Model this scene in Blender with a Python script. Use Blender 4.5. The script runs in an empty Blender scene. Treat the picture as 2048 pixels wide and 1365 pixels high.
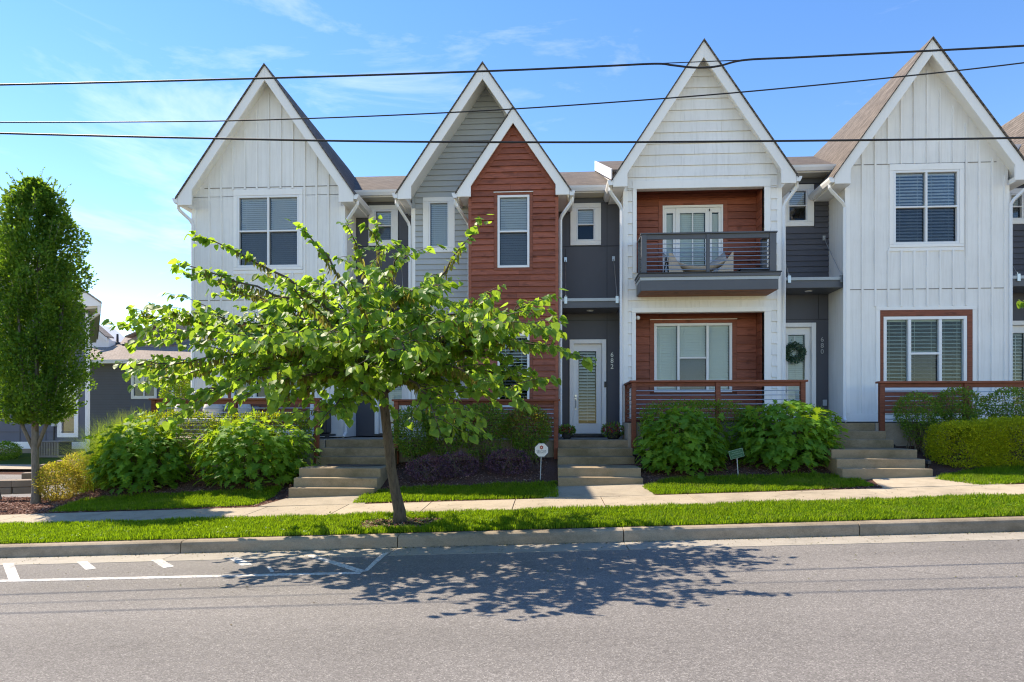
import bpy, math, random
import numpy as np
from mathutils import Vector, Matrix, Euler
random.seed(7); rng = np.random.default_rng(11)
S = bpy.context.scene
COL = S.collection

# ------------------------------------------------------------------ camera, sky, sun, exposure
FPX, HOR, ZC = 1280.0, 840.0, 1.65           # focal length and horizon in photo pixels (2048 wide), eye height
TH = math.atan(76.0 / FPX); CT, ST = math.cos(TH), math.sin(TH)
cam = bpy.data.cameras.new('camera'); cam_o = bpy.data.objects.new('camera', cam); COL.objects.link(cam_o)
cam.sensor_width = 36.0; cam.lens = 36.0 * FPX / 2048.0
cam.shift_y = (HOR - 682.5) / 2048.0; cam.clip_start = 0.1; cam.clip_end = 2000
cam_o.location = (0, 0, ZC); cam_o.rotation_euler = (math.pi / 2, 0, TH)
S.camera = cam_o

LD = Vector((0.77, -0.40, -1.0)).normalized()     # direction the sunlight travels
SUN_EL = math.asin(-LD.z); SUN_ROT = math.atan2(-LD.x, -LD.y)
sun = bpy.data.lights.new('sun', 'SUN'); sun_o = bpy.data.objects.new('sun', sun); COL.objects.link(sun_o)
sun.energy = 3.5; sun.angle = math.radians(0.53); sun.color = (1.0, 0.945, 0.88)
sun_o.rotation_euler = LD.to_track_quat('-Z', 'Y').to_euler(); sun_o.location = (0, 0, 30)

W = bpy.data.worlds.new('World'); S.world = W; W.use_nodes = True
wt = W.node_tree; wn, wl = wt.nodes, wt.links
sky = wn.new('ShaderNodeTexSky'); sky.sky_type = 'NISHITA'; sky.sun_disc = False
sky.sun_elevation = SUN_EL; sky.sun_rotation = SUN_ROT
sky.air_density = 1.0; sky.dust_density = 0.0; sky.ozone_density = 2.0
hs = wn.new('ShaderNodeHueSaturation'); hs.inputs['Hue'].default_value = 0.510; hs.inputs['Saturation'].default_value = 1.30
wl.new(sky.outputs[0], hs.inputs['Color'])
# thin wisps of cirrus spread over the whole sky
tc = wn.new('ShaderNodeTexCoord'); mp = wn.new('ShaderNodeMapping'); mp.inputs['Scale'].default_value = (1.0, 1.0, 3.2)
mp.inputs['Rotation'].default_value = (0.12, 0.0, 0.3); mp.inputs['Location'].default_value = (0.0, 0.0, 0.0)
wl.new(tc.outputs['Generated'], mp.inputs['Vector'])
n1 = wn.new('ShaderNodeTexNoise'); n1.inputs['Scale'].default_value = 3.1; n1.inputs['Detail'].default_value = 7; n1.inputs['Roughness'].default_value = 0.62
n1.inputs['Distortion'].default_value = 0.5
wl.new(mp.outputs[0], n1.inputs['Vector'])
cr = wn.new('ShaderNodeValToRGB'); cr.color_ramp.elements[0].position = 0.535; cr.color_ramp.elements[1].position = 0.80
cr.color_ramp.elements[0].color = (0, 0, 0, 1); cr.color_ramp.elements[1].color = (0.22, 0.22, 0.22, 1)
wl.new(n1.outputs[0], cr.inputs[0])
mx = wn.new('ShaderNodeMix'); mx.data_type = 'RGBA'; mx.inputs[7].default_value = (8.0, 8.0, 8.2, 1)
wl.new(cr.outputs[0], mx.inputs[0]); wl.new(hs.outputs[0], mx.inputs[6])
bg = wn['Background']; wl.new(mx.outputs[2], bg.inputs[0]); bg.inputs[1].default_value = 0.12

S.view_settings.view_transform = 'Standard'; S.view_settings.look = 'None'
S.view_settings.exposure = 1.42; S.view_settings.gamma = 1.0; S.view_settings.use_curve_mapping = False
S.view_settings.use_white_balance = True; S.view_settings.white_balance_temperature = 7900; S.view_settings.white_balance_tint = 10   # camera balanced for the shade
S.render.engine = 'CYCLES'
cy = S.cycles
cy.use_denoising = True; cy.filter_width = 1.15; cy.max_bounces = 7; cy.diffuse_bounces = 4; cy.glossy_bounces = 3; cy.transmission_bounces = 5
cy.transparent_max_bounces = 10; cy.sample_clamp_indirect = 6; cy.caustics_reflective = False; cy.caustics_refractive = False

# ------------------------------------------------------------------ pixel helpers (positions on real planes)
def tt(px, Y): return Y / (CT + (px - 1024) / FPX * ST)
def X(px, Y): return tt(px, Y) * (-ST + (px - 1024) / FPX * CT)
def Z(px, py, Y): return ZC + tt(px, Y) * (HOR - py) / FPX
SL = 0.0375                                          # the street climbs to the right
_ya = [-50, 8.62, 8.8, 10.3, 11.45, 12.5, 14.25, 15.0, 17.0, 400]
_za = [0.15, 0.15, 0.15, 0.20, 0.235, 0.32, 0.80, 0.9, 0.9, 0.9]
_yb = [-50, 8.62, 8.8, 10.3, 11.45, 12.5, 14.6, 15.6, 22.6, 23.0, 25.0, 29.0, 60, 400]
_zb = [-.25, -.25, -.25, -.20, -.165, -.12, -.22, -.52, -.42, -.27, -.2, 0.12, 0.3, 0.3]
def sstep(a, b, v):
    t = np.clip((v - a) / (b - a), 0, 1); return t * t * (3 - 2 * t)
def ter(x, y):
    x = np.asarray(x, float); y = np.asarray(y, float)
    a = np.interp(y, _ya, _za) + SL * np.clip(x, -40, 40)
    b = np.interp(y, _yb, _zb)
    near = np.interp(y, _ya, _za) + SL * np.clip(x, -40, 40)
    b = np.where(y < 11.45, near, np.where(y < 13.0, near + (b - near) * sstep(11.45, 13.0, y), b))
    f = sstep(-9.3, -11.2, x)
    return a * (1 - f) + b * f
def GT(px, py):
    lo, hi = 2.0, 120.0
    u, v = (px - 1024) / FPX, (HOR - py) / FPX
    dx, dy = -ST + u * CT, CT + u * ST
    t = 3.0
    while t < 120 and ZC + t * v > float(ter(t * dx, t * dy)): t += 0.04
    return Vector((t * dx, t * dy, float(ter(t * dx, t * dy))))
def GR(px, py):                                      # on the road plane
    u, v = (px - 1024) / FPX, (HOR - py) / FPX
    dx, dy = -ST + u * CT, CT + u * ST
    t = ZC / (SL * dx - v)
    return (t * dx, t * dy)

# ------------------------------------------------------------------ materials
MATS = {}
def newmat(name):
    m = bpy.data.materials.new(name); m.use_nodes = True
    nt = m.node_tree; p = nt.nodes['Principled BSDF']
    return m, nt, p
def noise(nt, scale, detail=4, rough=0.55, co='Object', sc=(1, 1, 1), dist=0):
    t = nt.nodes.new('ShaderNodeTexCoord'); mpn = nt.nodes.new('ShaderNodeMapping'); mpn.inputs['Scale'].default_value = sc
    nt.links.new(t.outputs[co], mpn.inputs['Vector'])
    n = nt.nodes.new('ShaderNodeTexNoise'); n.inputs['Scale'].default_value = scale; n.inputs['Detail'].default_value = detail
    n.inputs['Roughness'].default_value = rough; n.inputs['Distortion'].default_value = dist
    nt.links.new(mpn.outputs[0], n.inputs['Vector']); return n
def ramp(nt, src, stops):
    r = nt.nodes.new('ShaderNodeValToRGB'); e = r.color_ramp.elements
    while len(e) < len(stops): e.new(0.5)
    for i, (p, c) in enumerate(stops):
        e[i].position = p; e[i].color = (c[0], c[1], c[2], 1) if hasattr(c, '__len__') else (c, c, c, 1)
    nt.links.new(src, r.inputs[0]); return r
def mixc(nt, a, b, fac, mode='MIX'):
    m = nt.nodes.new('ShaderNodeMix'); m.data_type = 'RGBA'; m.blend_type = mode
    for sock, val in ((m.inputs[0], fac), (m.inputs[6], a), (m.inputs[7], b)):
        if hasattr(val, 'links'): nt.links.new(val, sock)
        elif hasattr(val, '__len__'): sock.default_value = (val[0], val[1], val[2], 1)
        else: sock.default_value = val
    return m.outputs[2]
def bump(nt, p, src, strength, dist=0.01):
    b = nt.nodes.new('ShaderNodeBump'); b.inputs['Strength'].default_value = strength; b.inputs['Distance'].default_value = dist
    nt.links.new(src, b.inputs['Height']); nt.links.new(b.outputs[0], p.inputs['Normal'])
def scale_c(c, k): return tuple(min(1, v * k) for v in c)
def paint(name, col, rough=0.55, var=0.12, streak=0.1, grain=0.0, spec=0.35):
    m, nt, p = newmat(name)
    a = noise(nt, 1.3, 5, 0.6); c1 = ramp(nt, a.outputs[0], [(0.3, scale_c(col, 1 - var)), (0.7, scale_c(col, 1 + var * 0.5))])
    s = noise(nt, 5.0, 4, 0.65, sc=(3.0, 3.0, 0.18)); sr = ramp(nt, s.outputs[0], [(0.48, 0), (0.8, 1)])
    mm = nt.nodes.new('ShaderNodeMath'); mm.operation = 'MULTIPLY'; mm.inputs[1].default_value = streak
    nt.links.new(sr.outputs[0], mm.inputs[0])
    c2 = mixc(nt, c1.outputs[0], (col[0] * 0.45, col[1] * 0.42, col[2] * 0.36), mm.outputs[0])
    oi = nt.nodes.new('ShaderNodeObjectInfo')
    orr = ramp(nt, oi.outputs['Random'], [(0, 0.93), (1, 1.0)])
    c3 = mixc(nt, c2, orr.outputs[0], 1.0, 'MULTIPLY')
    nt.links.new(c3, p.inputs['Base Color']); p.inputs['Roughness'].default_value = rough
    p.inputs['Specular IOR Level'].default_value = spec
    g = noise(nt, 60 if not grain else 14, 3, 0.6, sc=(1, 1, 6) if grain else (1, 1, 1))
    bump(nt, p, g.outputs[0], grain if grain else 0.05, 0.006)
    MATS[name] = m; return m
paint('white', (0.875, 0.865, 0.845), 0.5, 0.06, 0.24)
paint('white_trim', (0.90, 0.89, 0.87), 0.42, 0.04, 0.07)
paint('white_boards', (0.875, 0.865, 0.845), 0.5, 0.06, 0.24)
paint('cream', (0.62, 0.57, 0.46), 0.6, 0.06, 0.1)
paint('grey_siding', (0.44, 0.465, 0.475), 0.55, 0.05, 0.07)
paint('slate_siding', (0.088, 0.090, 0.108), 0.5, 0.10, 0.05)
paint('slate_trim', (0.105, 0.112, 0.128), 0.45, 0.10, 0.06)
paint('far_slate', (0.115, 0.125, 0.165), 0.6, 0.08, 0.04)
paint('vinyl', (0.82, 0.83, 0.84), 0.3, 0.02, 0.02)
paint('metal_edge', (0.42, 0.47, 0.50), 0.35, 0.1, 0.1)
paint('dark_metal', (0.03, 0.032, 0.038), 0.4, 0.1, 0.05)
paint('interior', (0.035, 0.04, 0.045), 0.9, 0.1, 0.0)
paint('ac_grey', (0.20, 0.18, 0.165), 0.5, 0.1, 0.1)
paint('blind', (0.78, 0.80, 0.78), 0.6, 0.03, 0.0)
paint('shutter', (0.50, 0.56, 0.52), 0.55, 0.04, 0.0)
paint('fabric', (0.62, 0.53, 0.44), 0.9, 0.08, 0.05)
paint('cushion', (0.68, 0.66, 0.62), 0.9, 0.05, 0.05)
paint('green_sign', (0.006, 0.085, 0.04), 0.45, 0.05, 0.0)
paint('sign_white', (0.70, 0.72, 0.73), 0.4, 0.04, 0.03)
paint('sign_ink', (0.05, 0.09, 0.16), 0.5, 0.0, 0.0)
paint('sign_text', (0.20, 0.36, 0.28), 0.5, 0.0, 0.0)
paint('sign_red', (0.42, 0.08, 0.06), 0.5, 0.0, 0.0)
paint('brick_tan', (0.30, 0.24, 0.18), 0.85, 0.2, 0.1)
paint('block_stone', (0.24, 0.185, 0.14), 0.9, 0.25, 0.15)
paint('pot', (0.05, 0.045, 0.045), 0.6, 0.1, 0.0)
m = paint('steel', (0.50, 0.52, 0.53), 0.28, 0.05, 0.0); m.node_tree.nodes['Principled BSDF'].inputs['Metallic'].default_value = 0.85
m = paint('cable', (0.022, 0.022, 0.026), 0.5, 0.1, 0.0)

def wood(name, col):
    m, nt, p = newmat(name)
    n = noise(nt, 4.0, 6, 0.65, sc=(1.0, 3, 14), dist=0.8)
    c = ramp(nt, n.outputs[0], [(0.25, scale_c(col, 0.55)), (0.5, col), (0.78, scale_c(col, 1.45))])
    k = noise(nt, 3.3, 2, 0.5, sc=(1.0, 1, 2.2)); kr = ramp(nt, k.outputs[0], [(0.60, 1.0), (0.74, 0.62)])
    oi = nt.nodes.new('ShaderNodeObjectInfo'); orr = ramp(nt, oi.outputs['Random'], [(0, 0.74), (1, 1.1)])
    c2 = mixc(nt, c.outputs[0], kr.outputs[0], 1.0, 'MULTIPLY'); c3 = mixc(nt, c2, orr.outputs[0], 1.0, 'MULTIPLY')
    nt.links.new(c3, p.inputs['Base Color']); p.inputs['Roughness'].default_value = 0.6; p.inputs['Specular IOR Level'].default_value = 0.3
    bump(nt, p, n.outputs[0], 0.35, 0.006); MATS[name] = m
wood('red_wood', (0.325, 0.102, 0.062)); wood('rail_wood', (0.23, 0.070, 0.040)); wood('under_wood', (0.27, 0.095, 0.045))

def concrete(name, col, stain, st=0.5, sc=1.0):
    m, nt, p = newmat(name)
    a = noise(nt, 2.2 * sc, 8, 0.68); c1 = ramp(nt, a.outputs[0], [(0.3, scale_c(col, 0.72)), (0.5, col), (0.75, scale_c(col, 1.15))])
    b = noise(nt, 1.1, 6, 0.7, sc=(1, 1, 1.6)); br = ramp(nt, b.outputs[0], [(0.42, 0), (0.68, st)])
    c2 = mixc(nt, c1.outputs[0], stain, br.outputs[0])
    sp = noise(nt, 90, 2, 0.6); sr = ramp(nt, sp.outputs[0], [(0.3, 0.78), (0.55, 1.0), (0.8, 1.12)])
    c3 = mixc(nt, c2, sr.outputs[0], 1.0, 'MULTIPLY')
    oi = nt.nodes.new('ShaderNodeObjectInfo'); orr = ramp(nt, oi.outputs['Random'], [(0, 0.88), (1, 1.06)])
    c4 = mixc(nt, c3, orr.outputs[0], 1.0, 'MULTIPLY')
    nt.links.new(c4, p.inputs['Base Color']); p.inputs['Roughness'].default_value = 0.88; p.inputs['Specular IOR Level'].default_value = 0.2
    bump(nt, p, sp.outputs[0], 0.35, 0.004); MATS[name] = m
concrete('sidewalk', (0.40, 0.345, 0.265), (0.27, 0.215, 0.15), 0.3)
concrete('curb', (0.33, 0.275, 0.21), (0.13, 0.105, 0.07), 0.75)
concrete('pan', (0.36, 0.335, 0.29), (0.24, 0.21, 0.17), 0.4)
concrete('steps', (0.33, 0.255, 0.17), (0.13, 0.105, 0.055), 0.75)
concrete('porch', (0.34, 0.30, 0.25), (0.19, 0.17, 0.13), 0.5)

def asphalt():
    m, nt, p = newmat('asphalt')
    t = nt.nodes.new('ShaderNodeTexCoord')
    v = nt.nodes.new('ShaderNodeTexVoronoi'); v.inputs['Scale'].default_value = 120; nt.links.new(t.outputs['Object'], v.inputs['Vector'])
    sep = nt.nodes.new('ShaderNodeSeparateColor'); nt.links.new(v.outputs['Color'], sep.inputs[0])
    c1 = ramp(nt, sep.outputs[0], [(0.0, (0.115, 0.109, 0.104)), (0.4, (0.158, 0.150, 0.144)), (0.8, (0.190, 0.181, 0.173)), (1.0, (0.29, 0.277, 0.262))])
    layers = []
    a = noise(nt, 0.45, 6, 0.65); layers.append(ramp(nt, a.outputs[0], [(0.3, 0.90), (0.7, 1.10)]))
    b = noise(nt, 22, 4, 0.7); layers.append(ramp(nt, b.outputs[0], [(0.25, 0.80), (0.5, 1.0), (0.8, 1.10)]))
    s = noise(nt, 0.9, 5, 0.6, sc=(0.12, 1.3, 1)); layers.append(ramp(nt, s.outputs[0], [(0.32, 0.88), (0.68, 1.06)]))       # tyre-worn bands along the street
    w = noise(nt, 3.7, 3, 0.7); layers.append(ramp(nt, w.outputs[0], [(0.17, 0.45), (0.24, 1.0)]))                            # dark spots
    o = noise(nt, 1.15, 4, 0.6, sc=(1, 1, 1)); layers.append(ramp(nt, o.outputs[0], [(0.24, 0.70), (0.33, 1.0)]))             # old oil stains
    wv = noise(nt, 2.0, 4, 0.6); dm = nt.nodes.new('ShaderNodeVectorMath'); dm.operation = 'MULTIPLY_ADD'; dm.inputs[1].default_value = (0.5, 0.5, 0.5)
    nt.links.new(wv.outputs['Color'], dm.inputs[0]); nt.links.new(t.outputs['Object'], dm.inputs[2])
    ck = nt.nodes.new('ShaderNodeTexVoronoi'); ck.feature = 'DISTANCE_TO_EDGE'; ck.inputs['Scale'].default_value = 0.23; nt.links.new(dm.outputs[0], ck.inputs['Vector'])
    ckr = ramp(nt, ck.outputs['Distance'], [(0.0, 0.62), (0.0028, 0.96), (0.005, 1.0)])
    gate = noise(nt, 0.35, 2, 0.5); gr_ = ramp(nt, gate.outputs[0], [(0.52, 0), (0.6, 1)])
    layers.append(type('L', (), {'outputs': [mixc(nt, (1, 1, 1), ckr.outputs[0], gr_.outputs[0])]}))
    c = c1.outputs[0]
    for l in layers: c = mixc(nt, c, l.outputs[0], 1.0, 'MULTIPLY')
    nt.links.new(c, p.inputs['Base Color']); p.inputs['Roughness'].default_value = 0.85; p.inputs['Specular IOR Level'].default_value = 0.25
    bump(nt, p, v.outputs['Distance'], 0.5, 0.005); MATS['asphalt'] = m
asphalt()
def roadpaint():
    m, nt, p = newmat('road_paint')
    n = noise(nt, 26, 5, 0.75); r = ramp(nt, n.outputs[0], [(0.36, (0.20, 0.195, 0.19)), (0.54, (0.54, 0.53, 0.51))])
    n2 = noise(nt, 2.6, 3, 0.6); r2 = ramp(nt, n2.outputs[0], [(0.33, 0.5), (0.5, 1.0)])
    nt.links.new(mixc(nt, (0.16, 0.155, 0.15), r.outputs[0], r2.outputs[0]), p.inputs['Base Color']); p.inputs['Roughness'].default_value = 0.8; MATS['road_paint'] = m
roadpaint()
def shingle(name, cols):
    m, nt, p = newmat(name)
    t = nt.nodes.new('ShaderNodeTexCoord'); sx = nt.nodes.new('ShaderNodeSeparateXYZ'); nt.links.new(t.outputs['Object'], sx.inputs[0])
    ad = nt.nodes.new('ShaderNodeMath'); ad.operation = 'ADD'; nt.links.new(sx.outputs[0], ad.inputs[0]); nt.links.new(sx.outputs[1], ad.inputs[1])
    cb = nt.nodes.new('ShaderNodeCombineXYZ'); nt.links.new(ad.outputs[0], cb.inputs[0]); nt.links.new(sx.outputs[2], cb.inputs[1])
    b = nt.nodes.new('ShaderNodeTexBrick'); nt.links.new(cb.outputs[0], b.inputs['Vector'])
    b.inputs['Scale'].default_value = 1.0; b.inputs['Brick Width'].default_value = 0.24; b.inputs['Row Height'].default_value = 0.105
    b.inputs['Mortar Size'].default_value = 0.010; b.inputs['Mortar Smooth'].default_value = 0.3; b.inputs['Bias'].default_value = 0.0
    b.inputs['Color1'].default_value = (*cols[0], 1); b.inputs['Color2'].default_value = (*cols[1], 1); b.inputs['Mortar'].default_value = (*cols[2], 1)
    n = noise(nt, 7, 5, 0.7); r = ramp(nt, n.outputs[0], [(0.3, 0.72), (0.7, 1.15)])
    nt.links.new(mixc(nt, b.outputs['Color'], r.outputs[0], 1.0, 'MULTIPLY'), p.inputs['Base Color'])
    p.inputs['Roughness'].default_value = 0.9; p.inputs['Specular IOR Level'].default_value = 0.15
    bump(nt, p, b.outputs['Fac'], -0.8, 0.02); MATS[name] = m
shingle('shingle', [(0.125, 0.108, 0.096), (0.185, 0.160, 0.142), (0.050, 0.043, 0.039)])
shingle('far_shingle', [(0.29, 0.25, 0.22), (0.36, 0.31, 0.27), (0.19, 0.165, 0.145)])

def leafmat(name, cols, trans, tf=0.45, rough=0.42, spec=0.4):
    rough += 0.1; spec *= 0.55
    m, nt, p = newmat(name)
    g = nt.nodes.new('ShaderNodeNewGeometry'); oi = nt.nodes.new('ShaderNodeObjectInfo')
    ad = nt.nodes.new('ShaderNodeMath'); ad.operation = 'ADD'; nt.links.new(g.outputs['Random Per Island'], ad.inputs[0]); nt.links.new(oi.outputs['Random'], ad.inputs[1])
    fr = nt.nodes.new('ShaderNodeMath'); fr.operation = 'FRACT'; nt.links.new(ad.outputs[0], fr.inputs[0])
    r = ramp(nt, fr.outputs[0], [(i / max(1, len(cols) - 1), c) for i, c in enumerate(cols)])
    n = noise(nt, 30, 3, 0.6); nr = ramp(nt, n.outputs[0], [(0.3, 0.8), (0.7, 1.15)])
    base = mixc(nt, r.outputs[0], nr.outputs[0], 1.0, 'MULTIPLY')
    nt.links.new(base, p.inputs['Base Color']); p.inputs['Roughness'].default_value = rough; p.inputs['Specular IOR Level'].default_value = spec
    tr = nt.nodes.new('ShaderNodeBsdfTranslucent')
    r2 = ramp(nt, fr.outputs[0], [(0, scale_c(trans, 0.7)), (0.6, trans), (1, scale_c(trans, 1.25))])
    nt.links.new(mixc(nt, r2.outputs[0], nr.outputs[0], 1.0, 'MULTIPLY'), tr.inputs[0])
    ms = nt.nodes.new('ShaderNodeMixShader'); ms.inputs[0].default_value = tf
    nt.links.new(p.outputs[0], ms.inputs[1]); nt.links.new(tr.outputs[0], ms.inputs[2])
    nt.links.new(ms.outputs[0], nt.nodes['Material Output'].inputs[0]); MATS[name] = m
leafmat('redbud_leaf', [(0.050, 0.130, 0.026), (0.080, 0.190, 0.032), (0.130, 0.255, 0.042), (0.10, 0.21, 0.055)], (0.46, 0.70, 0.06), 0.46, 0.38, 0.5)
leafmat('redbud_pod', [(0.14, 0.17, 0.035), (0.20, 0.19, 0.06), (0.17, 0.12, 0.05)], (0.42, 0.40, 0.08), 0.40, 0.6, 0.2)
leafmat('column_leaf', [(0.034, 0.100, 0.018), (0.058, 0.150, 0.022), (0.085, 0.185, 0.028), (0.13, 0.20, 0.03)], (0.28, 0.48, 0.03), 0.40, 0.45, 0.35)
leafmat('hydrangea_leaf', [(0.055, 0.165, 0.024), (0.085, 0.220, 0.030), (0.135, 0.290, 0.036), (0.105, 0.25, 0.032)], (0.46, 0.66, 0.04), 0.42, 0.5, 0.35)
leafmat('hedge_leaf', [(0.06, 0.16, 0.016), (0.105, 0.23, 0.020), (0.16, 0.29, 0.024)], (0.42, 0.60, 0.03), 0.40, 0.4, 0.4)
leafmat('nandina_leaf', [(0.055, 0.155, 0.026), (0.088, 0.215, 0.032), (0.13, 0.265, 0.038), (0.21, 0.18, 0.04)], (0.36, 0.54, 0.04), 0.40, 0.4, 0.4)
leafmat('nandina_new', [(0.20, 0.17, 0.03), (0.24, 0.14, 0.03), (0.14, 0.16, 0.03)], (0.5, 0.36, 0.06), 0.4, 0.45, 0.3)
leafmat('spirea_leaf', [(0.20, 0.28, 0.012), (0.32, 0.38, 0.016), (0.46, 0.47, 0.022)], (0.66, 0.66, 0.04), 0.42, 0.5, 0.3)
leafmat('spirea_orange', [(0.17, 0.20, 0.025), (0.28, 0.25, 0.035), (0.34, 0.20, 0.06)], (0.70, 0.56, 0.10), 0.45, 0.5, 0.3)
leafmat('purple_leaf', [(0.07, 0.038, 0.058), (0.13, 0.068, 0.105), (0.20, 0.10, 0.14)], (0.14, 0.04, 0.09), 0.25, 0.45, 0.35)
leafmat('reed_blade', [(0.11, 0.22, 0.02), (0.16, 0.28, 0.025), (0.21, 0.31, 0.04)], (0.50, 0.66, 0.06), 0.44, 0.5, 0.25)
leafmat('lawn_blade', [(0.060, 0.135, 0.010), (0.100, 0.195, 0.013), (0.155, 0.245, 0.018)], (0.34, 0.54, 0.02), 0.42, 0.55, 0.15)
def patchy(name, c2, scale, lo, hi):
    """broad patches of a second, drier tone over a leaf material"""
    nt = MATS[name].node_tree; p = nt.nodes['Principled BSDF']; src = p.inputs['Base Color'].links[0].from_socket
    n = noise(nt, scale, 5, 0.7); r = ramp(nt, n.outputs[0], [(lo, 0.0), (hi, 0.85)])
    nt.links.new(mixc(nt, src, c2, r.outputs[0]), p.inputs['Base Color'])
patchy('lawn_blade', (0.24, 0.235, 0.06), 2.6, 0.50, 0.72)
leafmat('red_flower', [(0.30, 0.012, 0.03), (0.42, 0.03, 0.05), (0.22, 0.01, 0.02)], (0.5, 0.05, 0.06), 0.3, 0.5, 0.3)
leafmat('wreath_leaf', [(0.03, 0.085, 0.05), (0.06, 0.13, 0.08), (0.16, 0.22, 0.16)], (0.08, 0.18, 0.09), 0.15, 0.5, 0.3)
leafmat('mulch_chip', [(0.11, 0.050, 0.038), (0.19, 0.092, 0.070), (0.28, 0.155, 0.12), (0.45, 0.32, 0.27)], (0.05, 0.03, 0.02), 0.03, 0.85, 0.15)

def bark(name, a, b):
    m, nt, p = newmat(name)
    n = noise(nt, 9, 7, 0.7, sc=(3, 3, 0.7), dist=0.6); r = ramp(nt, n.outputs[0], [(0.3, a), (0.52, scale_c(b, 0.8)), (0.75, b)])
    nt.links.new(r.outputs[0], p.inputs['Base Color']); p.inputs['Roughness'].default_value = 0.85
    bump(nt, p, n.outputs[0], 0.9, 0.02); MATS[name] = m
bark('bark', (0.030, 0.021, 0.015), (0.135, 0.102, 0.076)); bark('pale_bark', (0.08, 0.07, 0.055), (0.23, 0.20, 0.165)); bark('cane', (0.06, 0.045, 0.025), (0.16, 0.12, 0.07))

def soil(name, cols, sc=18):
    m, nt, p = newmat(name)
    n = noise(nt, sc, 8, 0.72); r = ramp(nt, n.outputs[0], [(0.3, cols[0]), (0.5, cols[1]), (0.72, cols[2])])
    n2 = noise(nt, 0.7, 4, 0.6); r2 = ramp(nt, n2.outputs[0], [(0.3, 0.75), (0.7, 1.15)])
    nt.links.new(mixc(nt, r.outputs[0], r2.outputs[0], 1.0, 'MULTIPLY'), p.inputs['Base Color']); p.inputs['Roughness'].default_value = 0.95
    p.inputs['Specular IOR Level'].default_value = 0.1; bump(nt, p, n.outputs[0], 0.8, 0.03); MATS[name] = m
soil('mulch_soil', [(0.045, 0.023, 0.018), (0.11, 0.058, 0.044), (0.20, 0.115, 0.09)], 40)
soil('lawn_soil', [(0.022, 0.040, 0.008), (0.045, 0.085, 0.012), (0.07, 0.125, 0.018)], 30)
def glass(name, tint, refl=1.0):
    m, nt, p = newmat(name); nt.nodes.remove(p)
    f = nt.nodes.new('ShaderNodeFresnel'); f.inputs[0].default_value = 1.52
    k = nt.nodes.new('ShaderNodeMath'); k.operation = 'MULTIPLY_ADD'; k.inputs[1].default_value = 0.75 * refl; k.inputs[2].default_value = 0.0
    nt.links.new(f.outputs[0], k.inputs[0])
    t = nt.nodes.new('ShaderNodeBsdfTransparent'); t.inputs[0].default_value = (*tint, 1)
    g = nt.nodes.new('ShaderNodeBsdfGlossy'); g.inputs['Roughness'].default_value = 0.015; g.inputs[0].default_value = (0.9, 0.95, 1, 1)
    n = noise(nt, 1.4, 2, 0.5); bb = nt.nodes.new('ShaderNodeBump'); bb.inputs['Strength'].default_value = 0.02; bb.inputs['Distance'].default_value = 0.02
    nt.links.new(n.outputs[0], bb.inputs['Height']); nt.links.new(bb.outputs[0], g.inputs['Normal'])
    ms = nt.nodes.new('ShaderNodeMixShader'); nt.links.new(k.outputs[0], ms.inputs[0]); nt.links.new(t.outputs[0], ms.inputs[1]); nt.links.new(g.outputs[0], ms.inputs[2])
    nt.links.new(ms.outputs[0], nt.nodes['Material Output'].inputs[0]); MATS[name] = m
glass('glass', (0.95, 0.98, 0.99), 1.3); glass('glass_clear', (0.92, 0.96, 0.95), 0.45); glass('glass_screen', (0.66, 0.69, 0.72), 0.8)

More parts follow.
